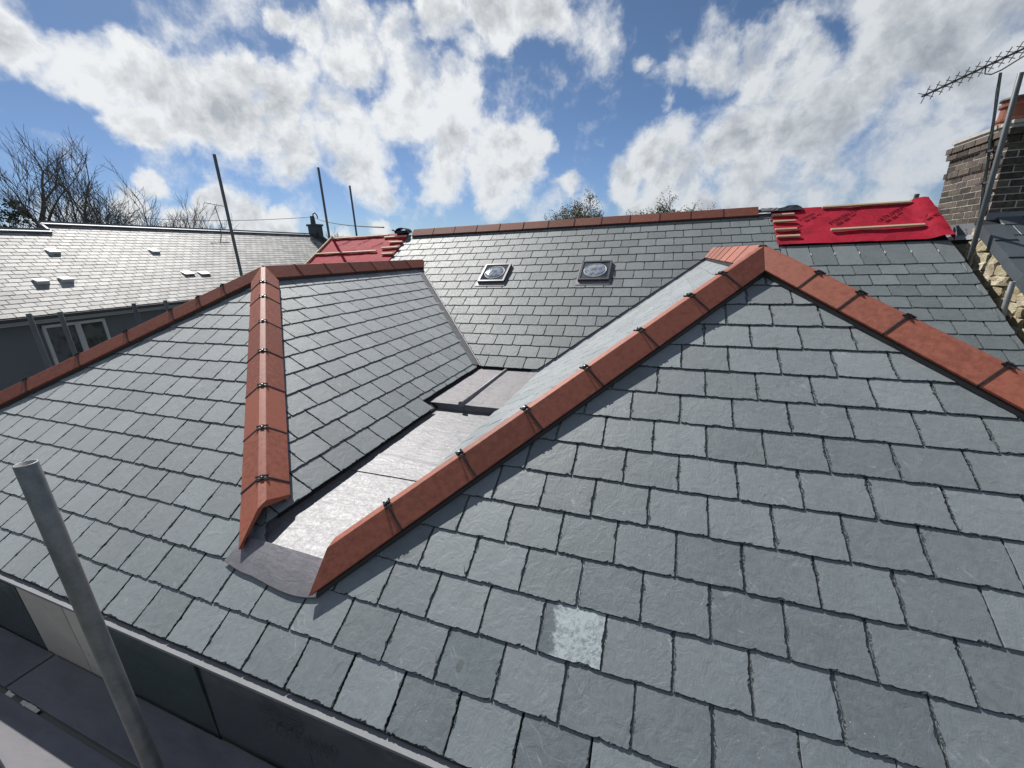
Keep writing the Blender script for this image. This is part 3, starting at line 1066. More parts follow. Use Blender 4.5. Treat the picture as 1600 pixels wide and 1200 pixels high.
def apron(x, t):
    # dressed from the sole down over the slates
    yc = 1.272 - 0.018 * (x + 1.72)
    yb = 1.118 + 0.04 * abs((x + 1.72) / .35) ** 3 + 0.01 * math.sin(x * 9)
    y = yc + (yb - yc) * t
    zf_ = ZE + (y - YE) * TP
    z = zf_ + 0.010 + 0.004 * math.sin(t * 3.1)
    return (x + (-.05 * t if x < -1.9 else 0), y, z if t > .08 else max(z, ZS + .004))


mbp = sheet('lead_sheet', lambda x, t: apron(x, t), -2.065, -1.462, 1.0, 0.0, 24, 12, 'lead_dull', 0.006, 0.002)
# riser and upper level
mb = MB()
mb.face([(-2.15, 3.335, -1.362), (-2.15, 3.335, -1.447), (-1.30, 3.335, -1.447), (-1.30, 3.335, -1.362)])
put(mb, 'riser', 'lead_grey', lg)
sheet('lead_sheet', lambda x, y: (x, y, -1.362 + .004 * (y - 3.3)), -2.165, -1.758, 3.312, 4.66, 10, 24, 'lead_upper')
sheet('lead_sheet', lambda x, y: (x, y, -1.361 + .004 * (y - 3.3) + .0035 * math.exp(-((x + 1.70) / .006) ** 2)), -1.758, -1.27, 3.312, 4.66, 28, 24, 'lead_upper')
mb = MB()
pts = [(math.cos(t) * .021, math.sin(t) * .026 + .006) for t in (math.pi * k / 8 for k in range(9))]
pts = [(.024, 0)] + pts + [(-.024, 0)]
ring = lambda y, s=1.0, dx=0: [(-1.757 + dx + px * s, y, -1.362 + pz * s) for px, pz in pts]
k = len(pts)
mb.add(ring(3.296) + ring(4.67, 1, -.012), [tuple(range(k))] + [(i, k + i, k + i + 1, i + 1) for i in range(k - 1)])
put(mb, 'batten_roll', 'lead_dull', lg, True)
mb = MB()
mb.tube([(-1.757, 3.287, -1.344), (-1.757, 3.299, -1.344)], .028, 14)
put(mb, 'roll_end', 'lead_dull', lg)
# upstands behind the slate edges
for (x, y0, y1, z0, z1) in ((-2.088, 1.36, 3.335, -1.45, -1.40), (-2.17, 3.335, 4.64, -1.365, -1.335), (-1.383, 1.3, 3.335, -1.45, -1.40), (-1.268, 3.335, 4.64, -1.365, -1.33)):
    mb = MB()
    mb.box((x, (y0 + y1) / 2, (z0 + z1) / 2), (.004, y1 - y0, z1 - z0))
    put(mb, 'upstand', 'lead_grey', lg)
mb = MB()
mb.box((-1.72, 4.655, -1.35), (.9, .006, .035))
put(mb, 'upstand', 'lead_grey', lg)

# ---- eave trim and front wall of foil faced boards
mb = MB()
mb.box((-1.9, 0.8245, -1.744), (9.6, .035, .016))
put(mb, 'eave_trim', 'upvc_grey', fh)
WY = 0.826
joints = [(-6.6, -4.75, 'foil_dark'), (-4.75, -3.475, 'foil_green'), (-3.475, -3.005, 'foil_reflection_tan'), (-3.005, -2.86, 'foil_reflection_tan'), (-2.86, -1.935, 'foil_green'), (-1.935, -1.305, 'foil_dark'), (-1.305, -.1, 'foil_dark'), (-.1, 1.1, 'foil_green'), (1.1, 3.0, 'foil_dark')]
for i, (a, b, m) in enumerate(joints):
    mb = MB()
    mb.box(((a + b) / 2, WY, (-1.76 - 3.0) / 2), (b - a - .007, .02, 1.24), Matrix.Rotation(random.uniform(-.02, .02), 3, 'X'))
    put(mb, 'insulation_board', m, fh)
mb = MB()
mb.box((-1.8, WY + .03, (-1.74 + GZ) / 2), (9.5, .03, -1.74 - GZ))
mb.box((-6.5, 4.1, (-1.78 + GZ) / 2), (.2, 6.4, -1.78 - GZ))
mb.box((3.0, 4.1, (-1.78 + GZ) / 2), (.2, 6.4, -1.78 - GZ))
put(mb, 'wall', 'render_grey', fh)


def text_mesh(body, size, fr_mat, m, parent, name='printed_lettering', shear=0.0, raise_fn=None):
    cu = bpy.data.curves.new('lettering', 'FONT')
    cu.body = body
    cu.size = size
    cu.shear = shear
    cu.extrude = 0
    cu.resolution_u = 2
    tmp = bpy.data.objects.new('tmp_text', cu)
    COL.objects.link(tmp)
    dg = bpy.context.evaluated_depsgraph_get()
    me = bpy.data.meshes.new_from_object(tmp.evaluated_get(dg))
    bpy.data.objects.remove(tmp)
    bpy.data.curves.remove(cu)
    me.name = name
    me.materials.clear()
    return link(name, me, parent, fr_mat, m)


wallfr = Frame((0, WY - .022, 0), (1, 0, 0), (0, 0, 1))
text_mesh('1200 mm', 0.11, wallfr.mat(-1.56, -1.98, 0, 0), 'foil_ink', fh)
for zz in (-1.83, -1.85, -1.87):
    mb = MB()
    mb.box((-1.42, WY - .0175, zz), (.26, .003, .003))
    put(mb, 'printed_line', 'foil_ink', fh)

# ================================================================== REAR HOUSE
rh = thing('rear_house', 'long rear roof of slates with two sun tunnels and red underlay bare at both ends', 'house', (-1.7, 7.4, GZ))
MF = Frame((0, 0, M0), (1, 0, 0), (0, CP, SP))
vm = lambda y: y / CP
VR = vm(YM)
GM = 0.2005
deckM = deck_mesh('roof_slope', MF, [[(-6.72, vm(3.9)), (3.2, vm(3.9)), (3.2, VR), (-6.72, VR)]], rh)
SM = Slope(MF, gauge=GM, length=0.455, gap=0.006)
TUN = [(-2.755, -2.315), (-1.175, -0.735)]
TV0, TV1 = vm(6.03), vm(6.42)


def rounded(p, side, r=0.05):
    """round the lower corner of a slate that stops at a flashing"""
    vmin = min(q[1] for q in p)
    ux = max(q[0] for q in p) if side > 0 else min(q[0] for q in p)
    out = []
    for q in p:
        if abs(q[0] - ux) < 1e-6 and abs(q[1] - vmin) < 1e-6:
            seq = [(ux - side * r, vmin), (ux - side * r * .3, vmin + r * .18), (ux - side * r * .05, vmin + r * .55), (ux, vmin + r)]
            i = len(out)
            prev = out[-1] if out else p[-1]
            if abs(prev[1] - vmin) > 1e-6:
                seq = seq[::-1]
            out += seq
        else:
            out.append(q)
    return out


def cutM(polys, r, cu, v0):
    out = []
    for p in polys:
        done = False
        for a, b in TUN:
            a2, b2 = a - .03, b + .03
            lo = TV0 - .075
            if max(q[0] for q in p) > a2 and min(q[0] for q in p) < b2 and v0 + .03 > lo and v0 < TV1 + .0:
                l, rr = clip(p, 1, 0, a2), clip(p, -1, 0, -b2)
                if l: out.append(rounded(l, 1))
                if rr: out.append(rounded(rr, -1))
                done = True
            elif max(q[0] for q in p) > a2 and min(q[0] for q in p) < b2 and v0 < lo < v0 + SM.L:
                q = clip(p, 0, 1, max(lo + .04, v0 + .21))
                if q: out.append(q)
                done = True
            if done:
                break
        if not done:
            out.append(p)
    res = []
    for p in out:
        if min(abs(q[0] - 3.2) for q in p) < 1e-6 and v0 > vm(4.7):
            p = rounded(p, 1, .06)
        res.append(p)
    return res


vb = 7.385 - 10 * GM            # bottom course at the gutter
pvL = through(MF.uv((XLB - .12, ym_of(L2.O.z + .12 * math.tan(QL)), 0)) if 0 else (XLB - .12, vm(ym_of(L2.O.z + .12 * math.tan(QL)))), (XL, vm(yv2)), (-1.7, 7))
pvL = (pvL[0], pvL[1], pvL[2] - .022)
pvR = through((XRB, vm(ym_of(R1.O.z))), (XR, vm(yv1)), (-1.7, 7))
pvR = (pvR[0], pvR[1], pvR[2] - .05)
joff = (2.5121 / WIDTH + .5) % 1
nrow_top = int((VR - vb) / GM)
# middle part between the two valleys (up to the height of the lower ridges)
vcut = vm(min(yv1, yv2))


def halves_mid(p):
    lo = clip(p, 0, 1, vcut)
    return lo


def cut_main(polys, r, cu, v0):
    out = []
    for p in polys:
        # the part of the slate below the two ridges is cut along the valleys
        if v0 < vcut + .12:
            if -4.4 < cu < .9 or True:
                if cu < -1.7 and cu > XL - .05:
                    p = clip(p, *pvL)
                elif cu >= -1.7 and cu < XR + .05:
                    p = clip(p, *pvR)
        if p:
            out.append(p)
    return cutM(out, r, cu, v0)


# row index 10 is the tall top course on the right (its tail at v = 7.385)
SM.lay(range(0, nrow_top + 1), joff, -4.86, 1.42, halves=[(-1, 0, 4.84), (1, 0, 1.42), (0, 1, VR - .02)], cut=cut_main, v_base=vb)
SM.lay(range(-3, 10), joff, 1.42, 3.2, halves=[(-1, 0, -1.424), (1, 0, 3.2)], cut=lambda P, r, c, v: cutM(P, r, c, v), v_base=vb)
SM.lay([10], joff, 1.42, 3.2, halves=[(-1, 0, -1.424), (1, 0, 3.2)], cut=lambda P, r, c, v: cutM(P, r, c, v), v_base=vb, length=0.487)
rank_and_build(rh, [('M', SM, deckM)], 300, 'slate_rear', 0.03, 0.0022, variants=30, jit=0.8)

# hooks seen in the open joints of the top course on the right
for i in range(1, 8):
    u = 1.25 + i * WIDTH + .254 - joff * 0
    u = 2.5121 + (i - 4) * WIDTH
    if 1.5 < u < 3.15:
        mb = MB()
        c = MF.w(u, 7.385 + .255, -.004)
        mb.box(c, (.007, .05, .005), Matrix((MF.U, MF.V, MF.N)).transposed())
        put(mb, 'slate_rivet', 'upvc_white', rh)

# ---- sun tunnels
for k_, (a, b) in enumerate(TUN):
    c = ((a + b) / 2, (TV0 + TV1) / 2)
    Mw = MF.mat(c[0], c[1], 0)
    st = link('sun_tunnel', None, rh, Mw)
    hw, hh = (b - a) / 2, (TV1 - TV0) / 2
    mb = MB()
    z0, z1, fw = 0.0, 0.040, .030
    for (x0, y0, x1, y1) in ((-hw, -hh, hw, -hh + fw), (-hw, hh - fw, hw, hh), (-hw, -hh + fw, -hw + fw, hh - fw), (hw - fw, -hh + fw, hw, hh - fw)):
        mb.box(((x0 + x1) / 2, (y0 + y1) / 2, (z0 + z1) / 2), (x1 - x0, y1 - y0, z1 - z0))
    mb.v = [Mw @ Vector(v) for v in mb.v]
    put(mb, 'frame', 'frame_dark', st)
    mb = MB()
    mb.box((0, 0, .027), (2 * hw - 2 * fw, 2 * hh - 2 * fw, .006))
    mb.v = [Mw @ Vector(v) for v in mb.v]
    put(mb, 'glazing', 'pane_glass', st)
    mb = MB()
    rr, N2 = .155, 28
    vs, fs = [(0, 0, .046)], []
    for j in range(1, 5):
        q = j / 4
        for i in range(N2):
            t = 2 * math.pi * i / N2
            vs.append((rr * q * math.cos(t), rr * q * math.sin(t), .031 + .015 * math.sqrt(max(0, 1 - q * q))))
    for i in range(N2):
        fs.append((0, 1 + i, 1 + (i + 1) % N2))
    for j in range(3):
        for i in range(N2):
            p, q = 1 + j * N2 + i, 1 + j * N2 + (i + 1) % N2
            fs.append((p, p + N2, q + N2, q))
    mb.add(vs, fs)
    mb.v = [Mw @ Vector(v) for v in mb.v]
    put(mb, 'dome', 'dome_glass', st, True)
    mb = MB()
    ring_ = [(rr * 1.03 * math.cos(2 * math.pi * i / 32), rr * 1.03 * math.sin(2 * math.pi * i / 32), .032) for i in range(33)]
    mb.tube([Mw @ Vector(p) for p in ring_], .006, 6, False)
    put(mb, 'dome_ring', 'upvc_white', st, True)
    mb = MB()
    mb.box((0, -hh - .035, .004), (2 * hw + .05, .085, .004))
    mb.box((-hw - .014, 0, -.002), (.03, 2 * hh, .004))
    mb.box((hw + .014, 0, -.002), (.03, 2 * hh, .004))
    mb.v = [Mw @ Vector(v) for v in mb.v]
    put(mb, 'flashing', 'lead_dull', st)

# ---- main ridge tiles
D = Vector((1, 0, 0))
nb_ = Vector((0, SP, CP))
w1, w2 = hip_dirs(D, MF.N, nb_)
run_of_tiles(rh, (-4.69, YM, ZM), D, w1, MF.N, w2, nb_, [.455 * i for i in range(1, 13)], ('s', 0.0), ('s', 5.925), name='ridge_tile', clipz=False, crest=0.082, wing=.125, lift=.034)
# back slope (never seen from the photograph's side, slated as one field)
BF = Frame((0, 2 * YM, M0), (-1, 0, 0), (0, -CP, SP))
deckB = deck_mesh('roof_slope', BF, [[(-3.2, vm(3.9)), (6.72, vm(3.9)), (6.72, VR - .02), (-3.2, VR - .02)]], rh)
SB = Slope(BF, gauge=GM)
SB.lay(range(-4, 17), .3, -3.2, 6.7, halves=[(-1, 0, 3.2), (1, 0, 6.72), (0, 1, VR - .03)], v_base=vb)
mbx = MB()
for p in SB.pieces:
    vs, fs = flat_slate(p['poly'], p['v0'], SB.g, SB.th)
    mbx.add([BF.w(*q) for q in vs], fs)
o = mbx.obj('back_slate_field', 'slate_rear', rh)
o['kind'] = 'stuff'
mb = MB()
mb.box((-1.76, YM - 3.4, (-2.1 + GZ) / 2), (9.8, .25, -2.1 - GZ))
mb.box((-1.76, YM + 3.4, (-2.1 + GZ) / 2), (9.8, .25, -2.1 - GZ))
for x in (-6.6, 3.1):
    for s_ in (0,):
        mb.add([(x - .08, YM - 3.4, GZ), (x - .08, YM + 3.4, GZ), (x - .08, YM + 3.4, -2.0), (x - .08, YM, ZM - .09), (x - .08, YM - 3.4, -2.0),
                (x + .08, YM - 3.4, GZ), (x + .08, YM + 3.4, GZ), (x + .08, YM + 3.4, -2.0), (x + .08, YM, ZM - .09), (x + .08, YM - 3.4, -2.0)],
               [(0, 1, 2, 3, 4), (9, 8, 7, 6, 5), (0, 5, 6, 1), (1, 6, 7, 2), (2, 7, 8, 3), (3, 8, 9, 4), (4, 9, 5, 0)])
put(mb, 'wall', 'render_grey', rh)

# ---- red underlay
def underlay(u0, u1, v0, v1, edge):
    def h(u, v):
        q = .012 + .006 * noise.noise(Vector((u * 4, v * 3, 2))) + .003 * noise.noise(Vector((u * 13, v * 11, 6)))
        if edge > 0:
            t = (u - (u1 - .22)) / .2
            if t > 0:
                q += .05 * math.sin(min(1, t) * math.pi * .62) + .012 * noise.noise(Vector((u * 15, v * 9, 1)))
        return q
    nu, nv = int((u1 - u0) / .05), 16
    mb = MB()
    P = []
    for j in range(nv + 1):
        for i in range(nu + 1):
            u, v = u0 + (u1 - u0) * i / nu, v0 + (v1 - v0) * j / nv
            du = .018 * noise.noise(Vector((v * 9, 3, 1))) if (edge > 0 and i == nu) else 0
            P.append(MF.w(u + du, v, h(u, v)))
    mb.add(P, [(j * (nu + 1) + i, j * (nu + 1) + i + 1, (j + 1) * (nu + 1) + i + 1, (j + 1) * (nu + 1) + i) for j in range(nv) for i in range(nu)])
    # folded over the ridge and the verge
    r0 = (nv) * (nu + 1)
    top = P[r0:]
    mb.add(top + [p + Vector((0, .05, -.01)) for p in top], [(i, i + 1, nu + 2 + i, nu + 1 + i) for i in range(nu)])
    ed = [P[j * (nu + 1) + (nu if edge > 0 else 0)] for j in range(nv + 1)]
    mb.add(ed + [p + Vector((.01 * edge, 0, -.07)) for p in ed], [(i, i + 1, nv + 2 + i, nv + 1 + i) for i in range(nv)])
    o = put(mb, 'underlay', 'membrane', rh, True)
    return o, h


ulR, hR = underlay(1.40, 3.215, vm(6.665), VR + .035, 1)
ulL, hL = underlay(-6.72, -4.80, vm(6.0), VR + .035, -1)


def lettering(body, size, u, v, rot, par, h):
    Mx = MF.mat(u, v, h(u + size, v + size * .4) + .006, rot)
    text_mesh(body, size, Mx, 'print_ink', par, shear=0.25)


def underlines(u, v, rot, ln, par, h):
    mb = MB()
    for k in (0, 1):
        d = Vector((math.cos(rot), math.sin(rot)))
        o_ = Vector((math.sin(rot), -math.cos(rot))) * (.035 + .022 * k)
        for j in range(3 - k):
            a = Vector((u, v)) + o_ + d * (ln * (.1 + .3 * j))
            b = a + d * ln * .22
            z = h(*a) + .005
            mb.bar(MF.w(a.x, a.y, z), MF.w(b.x, b.y, h(*b) + .005), .010, .001, MF.N)
    put(mb, 'printed_line', 'print_ink', par)


for (t_, sz, u, v, rot) in (('POWERLON', .098, 2.07, 8.29, 43), ('ULTRAPERM', .086, 2.60, 8.30, 43), ('POWER', .075, 1.73, 8.43, 38), ('POWERLON', .07, 3.00, 8.25, 40), ('ULTRAPERM', .07, 1.46, 8.05, 40)):
    lettering(t_, sz, u, v, R(rot), ulR, hR)
    underlines(u, v, R(rot), sz * 4.5, ulR, hR)
for (t_, sz, u, v, rot) in (('POWERLON', .075, -6.36, 8.40, 38), ('ULTRAPERM', .070, -5.86, 8.43, 38), ('POWER', .07, -5.45, 8.30, 35), ('POWERLON', .07, -6.1, 8.0, 38)):
    lettering(t_, sz, u, v, R(rot), ulL, hL)


def batten(u0, u1, v, name, parent, lab=None, dv=0.0, n=.034, wd=.038, ht=.025):
    mb = MB()
    mb.bar(MF.w(u0, v, n), MF.w(u1, v + dv, n), wd, ht, MF.N)
    o = put(mb, name, 'timber', parent)
    bv = o.modifiers.new('b', 'BEVEL')
    bv.width = .002
    bv.segments = 1
    return o


for (y, x1) in ((7.285, 1.675), (7.13, 1.67), (6.95, 1.66), (6.80, 1.67)):
    batten(1.40, x1, vm(y), 'batten', rh)
for (y, x0) in ((6.80, -5.05), (6.98, -5.17), (7.14, -5.10), (7.31, -5.32)):
    batten(x0, -4.80, vm(y), 'batten', rh)
b1 = batten(2.03, 3.03, vm(7.40), 'timber_batten', None, dv=-.0)
tag(b1, 'pale timber batten lying along the top edge of the red underlay by the brick chimney', 'batten', 'loose timber battens')
b2 = batten(2.03, 3.01, vm(6.885), 'timber_batten', None, dv=.02, n=.040)
tag(b2, 'pale timber batten across the middle of the red underlay nearest the brick chimney', 'batten', 'loose timber battens')
b3 = batten(-6.68, -5.26, vm(7.37), 'timber_batten', None, dv=.01)
tag(b3, 'upper pale batten on the far left patch of red underlay', 'batten', 'loose timber battens')
b4 = batten(-6.72, -5.24, vm(6.885), 'timber_batten', None, dv=.02)
tag(b4, 'lower pale batten on the far left patch of red underlay', 'batten', 'loose timber battens')
mb = MB()
mb.bar(MF.w(-6.73, vm(5.9), .03), MF.w(-6.73, VR + .02, .03), .03, .035, MF.N)
put(mb, 'verge_board', 'timber', rh)
# odds and ends on the ridge
mb = MB()
for i in range(9):
    t0, t1 = math.pi * i / 9, math.pi * (i + 1) / 9
    for r_, s_ in ((.15, 1), (.135, -1)):
        q = [(-4.95 - r_ * math.cos(t), YM + d, ZM + .03 + r_ * .62 * math.sin(t)) for t, d in ((t0, -.09), (t1, -.09), (t1, .09), (t0, .09))]
        mb.face(q if s_ > 0 else q[::-1])
    mb.face([(-4.95 - r_ * math.cos(t), YM - .09, ZM + .03 + r_ * .62 * math.sin(t)) for r_, t in ((.15, t0), (.135, t0), (.135, t1), (.15, t1))])
mb.box((-4.98, YM, ZM + .045), (.24, .14, .05))
mb.tube([(-5.1, YM - .05, ZM + .05), (-5.14, YM - .06, ZM + .09), (-5.17, YM - .05, ZM + .085)], .012, 6)
o = put(mb, 'ridge_vent_roll', 'black_plastic')
tag(o, 'curved black offcut of ridge roll sitting at the left end of the long ridge', 'ridge roll')
mb = MB()
P = []
for j in range(5):
    for i in range(11):
        u = 1.24 + .55 * i / 10
        P.append((u, YM - .08 + .16 * j / 4, ZM + .045 - abs(j - 2) * .022 + .012 * noise.noise(Vector((u * 14, j, 3))) + (.06 * max(0, math.sin((u - 1.5) * 9)) if j == 3 else 0)))
mb.add(P, [(j * 11 + i, j * 11 + i + 1, (j + 1) * 11 + i + 1, (j + 1) * 11 + i) for j in range(4) for i in range(10)])
o = put(mb, 'ridge_roll_strip', 'black_plastic', rh)
mb = MB()
P = []
for j in range(3):
    for i in range(7):
        P.append((1.26 + .035 * i, YM - .135 + .03 * j, ZM + .012 + .02 * j + .014 * noise.noise(Vector((i * .9, j, 3)))))
mb.add(P, [(j * 7 + i, j * 7 + i + 1, (j + 1) * 7 + i + 1, (j + 1) * 7 + i) for j in range(2) for i in range(6)])
put(mb, 'foil_strip', 'lead', rh)
mb = MB()
mb.tube([(3.115, YM + .12, .30), (3.135, YM + .12, .60)], .028, 10)
o = put(mb, 'vent_pipe', 'galvanised_dark')
tag(o, 'short dark pipe standing up behind the right corner of the red underlay', 'pipe')

# ================================================================== ADJOINING HOUSE (right edge)
ah = thing('adjoining_house', 'older house at the right edge with dark smooth slates, rough stone gable and brick chimney', 'house', (5.6, 6.5, GZ))
NV = 3.39
NF_ = Frame((0, 0, M0 + .205), (1, 0, 0), (0, CP, SP))
deckN = deck_mesh('roof_slope', NF_, [[(NV + .02, vm(3.2)), (8.2, vm(3.2)), (8.2, vm(6.70)), (NV + .02, vm(6.70))], [(3.6, vm(6.705)), (8.2, vm(6.705)), (8.2, vm(7.25)), (3.6, vm(7.25))]], ah)
CXR = 4.6
SN = Slope(NF_, width=.3, gauge=.22, length=.5, th=.007)
SN.lay(range(0, 22), .15, NV + .2, 8.2, halves=[(-1, 0, -(NV + .19)), (1, 0, 8.2), (0, 1, vm(7.24))], v_base=vm(3.2), cut=lambda P, r, c, v0: [q for q in (clip(p, 0, 1, vm(6.70)) if c < CXR else p for p in P) if q])
rank_and_build(ah, [('N', SN, deckN)], 60, 'slate_smooth', 0.05, 0.0012, jit=.5, variants=8)
# verge tiles: a strip of L-shaped pieces down the edge
v = vm(3.2)
i = 0
while v < vm(6.45):
    mb = MB()
    vs = [NF_.w(NV, v + .008, .012), NF_.w(NV + .185, v + .008, .010), NF_.w(NV + .185, v + .34, -.001), NF_.w(NV, v + .34, .0)]
    lo = [NF_.w(NV, v + .008, -.10), NF_.w(NV, v + .34, -.11)]
    mb.add(vs + lo, [(0, 1, 2, 3), (3, 5, 4, 0)])
    mb.add([vs[0], vs[1], NF_.w(NV + .185, v + .008, -.004), lo[0]], [(0, 3, 2, 1)])
    if v > vm(4.6):
        put(mb, 'verge_tile', 'slate_smooth', deckN)
    v += .33
# back slope and walls
mb = MB()
mb.add([(3.65, 7.25, NF_.w(0, vm(7.25), -.06).z), (8.2, 7.25, NF_.w(0, vm(7.25), -.06).z), (8.2, 11.2, -1.9), (3.65, 11.2, -1.9)], [(0, 1, 2, 3)])
put(mb, 'back_slope', 'slate_smooth', ah)
zr_ = NF_.w(0, vm(7.25), -.08).z
mb = MB()
mb.add([(x, y, z) for x in (3.43, 8.1) for (y, z) in ((3.3, GZ), (11.1, GZ), (11.1, -1.95), (7.9, -.06), (6.75, -.06), (3.3, NF_.w(0, vm(3.3), -.1).z))],
       [(0, 5, 4, 3, 2, 1), (6, 7, 8, 9, 10, 11), (0, 6, 11, 5), (1, 2, 8, 7), (3, 4, 10, 9)])
sw = put(mb, 'stone_wall', 'wall_mortar', ah)
rs = random.Random(5)
y = 5.0
stone_meshes = []
for k in range(12):
    bm = bmesh.new()
    bmesh.ops.create_icosphere(bm, subdivisions=2, radius=.5)
    for vtx in bm.verts:
        c = vtx.co
        c.x = max(-.35, min(.35, c.x * 1.2))
        c.y = max(-.42, min(.42, c.y * 1.25))
        c.z = max(-.42, min(.42, c.z * 1.25))
        q = noise.noise(c * 2.3 + Vector((k * 5, 0, 0))) * .20 + noise.noise(c * 6 + Vector((k * 5, 3, 0))) * .09
        c += c.normalized() * q
    me = bpy.data.meshes.new('stone')
    bm.to_mesh(me)
    bm.free()
    me.materials.append(MATS['stone'])
    stone_meshes.append(me)
while y < 6.66:
    wv = rs.uniform(.13, .27)
    ztop = NF_.w(0, vm(y + wv * .5), -.11).z
    z = ztop - .01
    zend = M0 + TP * y - .75
    while z > zend:
        hh = rs.uniform(.07, .15)
        sy = wv * rs.uniform(.75, 1.15)
        Mw = Matrix.Translation((3.438, y + wv / 2 + rs.uniform(-.02, .02), z - hh / 2)) @ Matrix.Rotation(rs.uniform(-.25, .25), 4, 'X') @ Matrix.Diagonal((rs.uniform(.07, .14), sy * 1.15, hh * 1.22, 1))
        link('stone', rs.choice(stone_meshes), sw, Mw)
        z -= hh
    y += wv * .93

# chimney
CX0, CX1, CY0, CY1, CZ0, CZ1 = 3.50, 4.42, 6.72, 7.78, -.3, 1.20
ch = link('chimney', None, ah, Matrix.Translation((CX0 + .46, 7.25, 0)))
mb = MB()
mb.box(((CX0 + CX1) / 2, (CY0 + CY1) / 2, (CZ0 + CZ1) / 2), (CX1 - CX0 - .007, CY1 - CY0 - .007, CZ1 - CZ0))
put(mb, 'mortar_core', 'mortar', ch)
BH, BL, BW, MJ = .065, .215, .1025, .0105
unit = {}


def brick(cx, cy, cz, sx, sy, sz):
    key = (round(sx, 3), round(sy, 3), round(sz, 3))
    ms = unit.setdefault(key, [])
    if len(ms) < 5:
        b = MB()
        b.box((0, 0, 0), (sx, sy, sz))
        r_ = random.Random(len(ms) * 9 + int(sx * 1000))
        b.v = [(p[0] + r_.uniform(-.0012, .0012), p[1] + r_.uniform(-.0012, .0012), p[2] + r_.uniform(-.002, .002)) for p in b.v]
        me = b.mesh('brick')
        me.materials.append(MATS['brick'])
        ms.append(me)
    link('brick', random.choice(ms), ch, Matrix.Translation((cx, cy, cz)) @ Matrix.Rotation(random.uniform(-.012, .012), 4, 'Z'))


z = .10
c = 0
while z + BH < CZ1 + .01:
    outp = 0.0
    if c in (9,): outp = .018
    if c in (12, 13): outp = .03
    if c == 13: outp = .045
    x0, x1, y0, y1 = CX0 - outp, CX1 + outp, CY0 - outp, CY1 + outp
    zc = z + BH / 2
    # faces along y (x = x0) and along x (y = y0)
    yy = y0 + (0 if c % 2 == 0 else BW + MJ)
    first = True
    while yy < y1 - .03:
        L_ = min(BL, y1 - yy)
        if y1 - (yy + L_) < .06: L_ = y1 - yy
        brick(x0 + BW / 2, yy + L_ / 2, zc, BW, round(L_, 2), BH)
        yy += L_ + MJ
    xx = x0 + (BW + MJ if c % 2 == 0 else 0)
    while xx < x1 - .03:
        L_ = min(BL, x1 - xx)
        if x1 - (xx + L_) < .06: L_ = x1 - xx
        brick(xx + L_ / 2, y0 + BW / 2, zc, round(L_, 2), BW, BH)
        xx += L_ + MJ
    z += BH + MJ
    c += 1
mb = MB()
mb.box(((CX0 + CX1) / 2, (CY0 + CY1) / 2, CZ1 + .012), (CX1 - CX0 + .03, CY1 - CY0 + .03, .035))
put(mb, 'flaunching', 'mortar', ch)
# lead flashing round the foot
mb = MB()
mb.box((CX0 - .006, (CY0 + CY1) / 2, .07), (.012, CY1 - CY0 + .02, .22))
mb.box(((CX0 + CX1) / 2, CY0 - .006, .19), (CX1 - CX0 + .02, .012, .18))
mb.face([(CX0 - .1, CY0 - .01, -.01), (CX0 - .003, CY0 - .01, .05), (CX0 - .003, CY1, .05), (CX0 - .1, CY1, -.01)])
put(mb, 'flashing', 'lead_grey', ch)
pot = MB()
pot.tube([(3.74, 7.22, z_) for z_ in (CZ1 + .02, CZ1 + .10, CZ1 + .105, CZ1 + .13, CZ1 + .135, CZ1 + .25, CZ1 + .255, CZ1 + .285, CZ1 + .29, CZ1 + .33)],
         [.150, .138, .152, .152, .136, .128, .148, .148, .13, .13], 20)
put(pot, 'chimney_pot', 'pot_clay', ch)
mb = MB()
mb.tube([(3.74, 7.22, CZ1 + .325), (3.74, 7.22, CZ1 + .345)], [.155, .150], 20)
put(mb, 'pot_rim', 'frame_dark', ch)
pot = MB()
pot.tube([(4.16, 7.22, z_) for z_ in (CZ1 + .02, CZ1 + .10, CZ1 + .105, CZ1 + .13, CZ1 + .135, CZ1 + .25, CZ1 + .255, CZ1 + .285)],
         [.150, .138, .152, .152, .136, .128, .148, .148], 20)
put(pot, 'chimney_pot', 'pot_clay', ch)

# TV aerial on the chimney
ta = thing('tv_aerial', 'black aerial with crossed elements on a leaning mast fixed to the brick chimney', 'aerial', (3.46, 6.9, .2))
mt, mbm = Vector((3.448, 7.10, 1.79)), Vector((3.455, 6.76, .22))
mb = MB()
mb.tube([mbm, mt], .0145, 10)
put(mb, 'mast', 'galvanised_dark', ta)
for t in (.25, .47):
    p = mbm.lerp(mt, t)
    mb = MB()
    mb.bar((p.x - .04, p.y + .0, p.z), (3.50, p.y + .02, p.z), .03, .02)
    mb.bar((p.x - .02, p.y - .11, p.z), (p.x - .02, p.y + .11, p.z), .012, .02)
    put(mb, 'bracket', 'frame_dark', ta)
b0, b1 = Vector((2.77, 7.10, 1.655)), Vector((4.15, 7.10, 2.235))
mb = MB()
mb.tube([b0, b1], .011, 8)
put(mb, 'boom', 'frame_dark', ta)
bd = (b1 - b0).normalized()
for i in range(15):
    p = b0 + bd * (.035 + .088 * i)
    mb = MB()
    for an in (26, -26):
        d = Vector((0, 1, 0)).lerp(Vector((0, 1, 0)), 0) * math.cos(R(an)) + bd.cross(Vector((0, 1, 0))) * math.sin(R(an)) * 1.0
        mb.tube([p - d * .14, p + d * .14], .0048, 5)
    mb.box(p, (.04, .04, .02))
    put(mb, 'element', 'frame_dark', ta)
mb = MB()
mb.tube([(3.30, 7.09, 1.86), (3.30, 7.08, 1.80), (3.36, 7.08, 1.785), (3.448, 7.09, 1.82), (3.60, 7.09, 1.92), (3.75, 7.1, 2.02)], .007, 6)
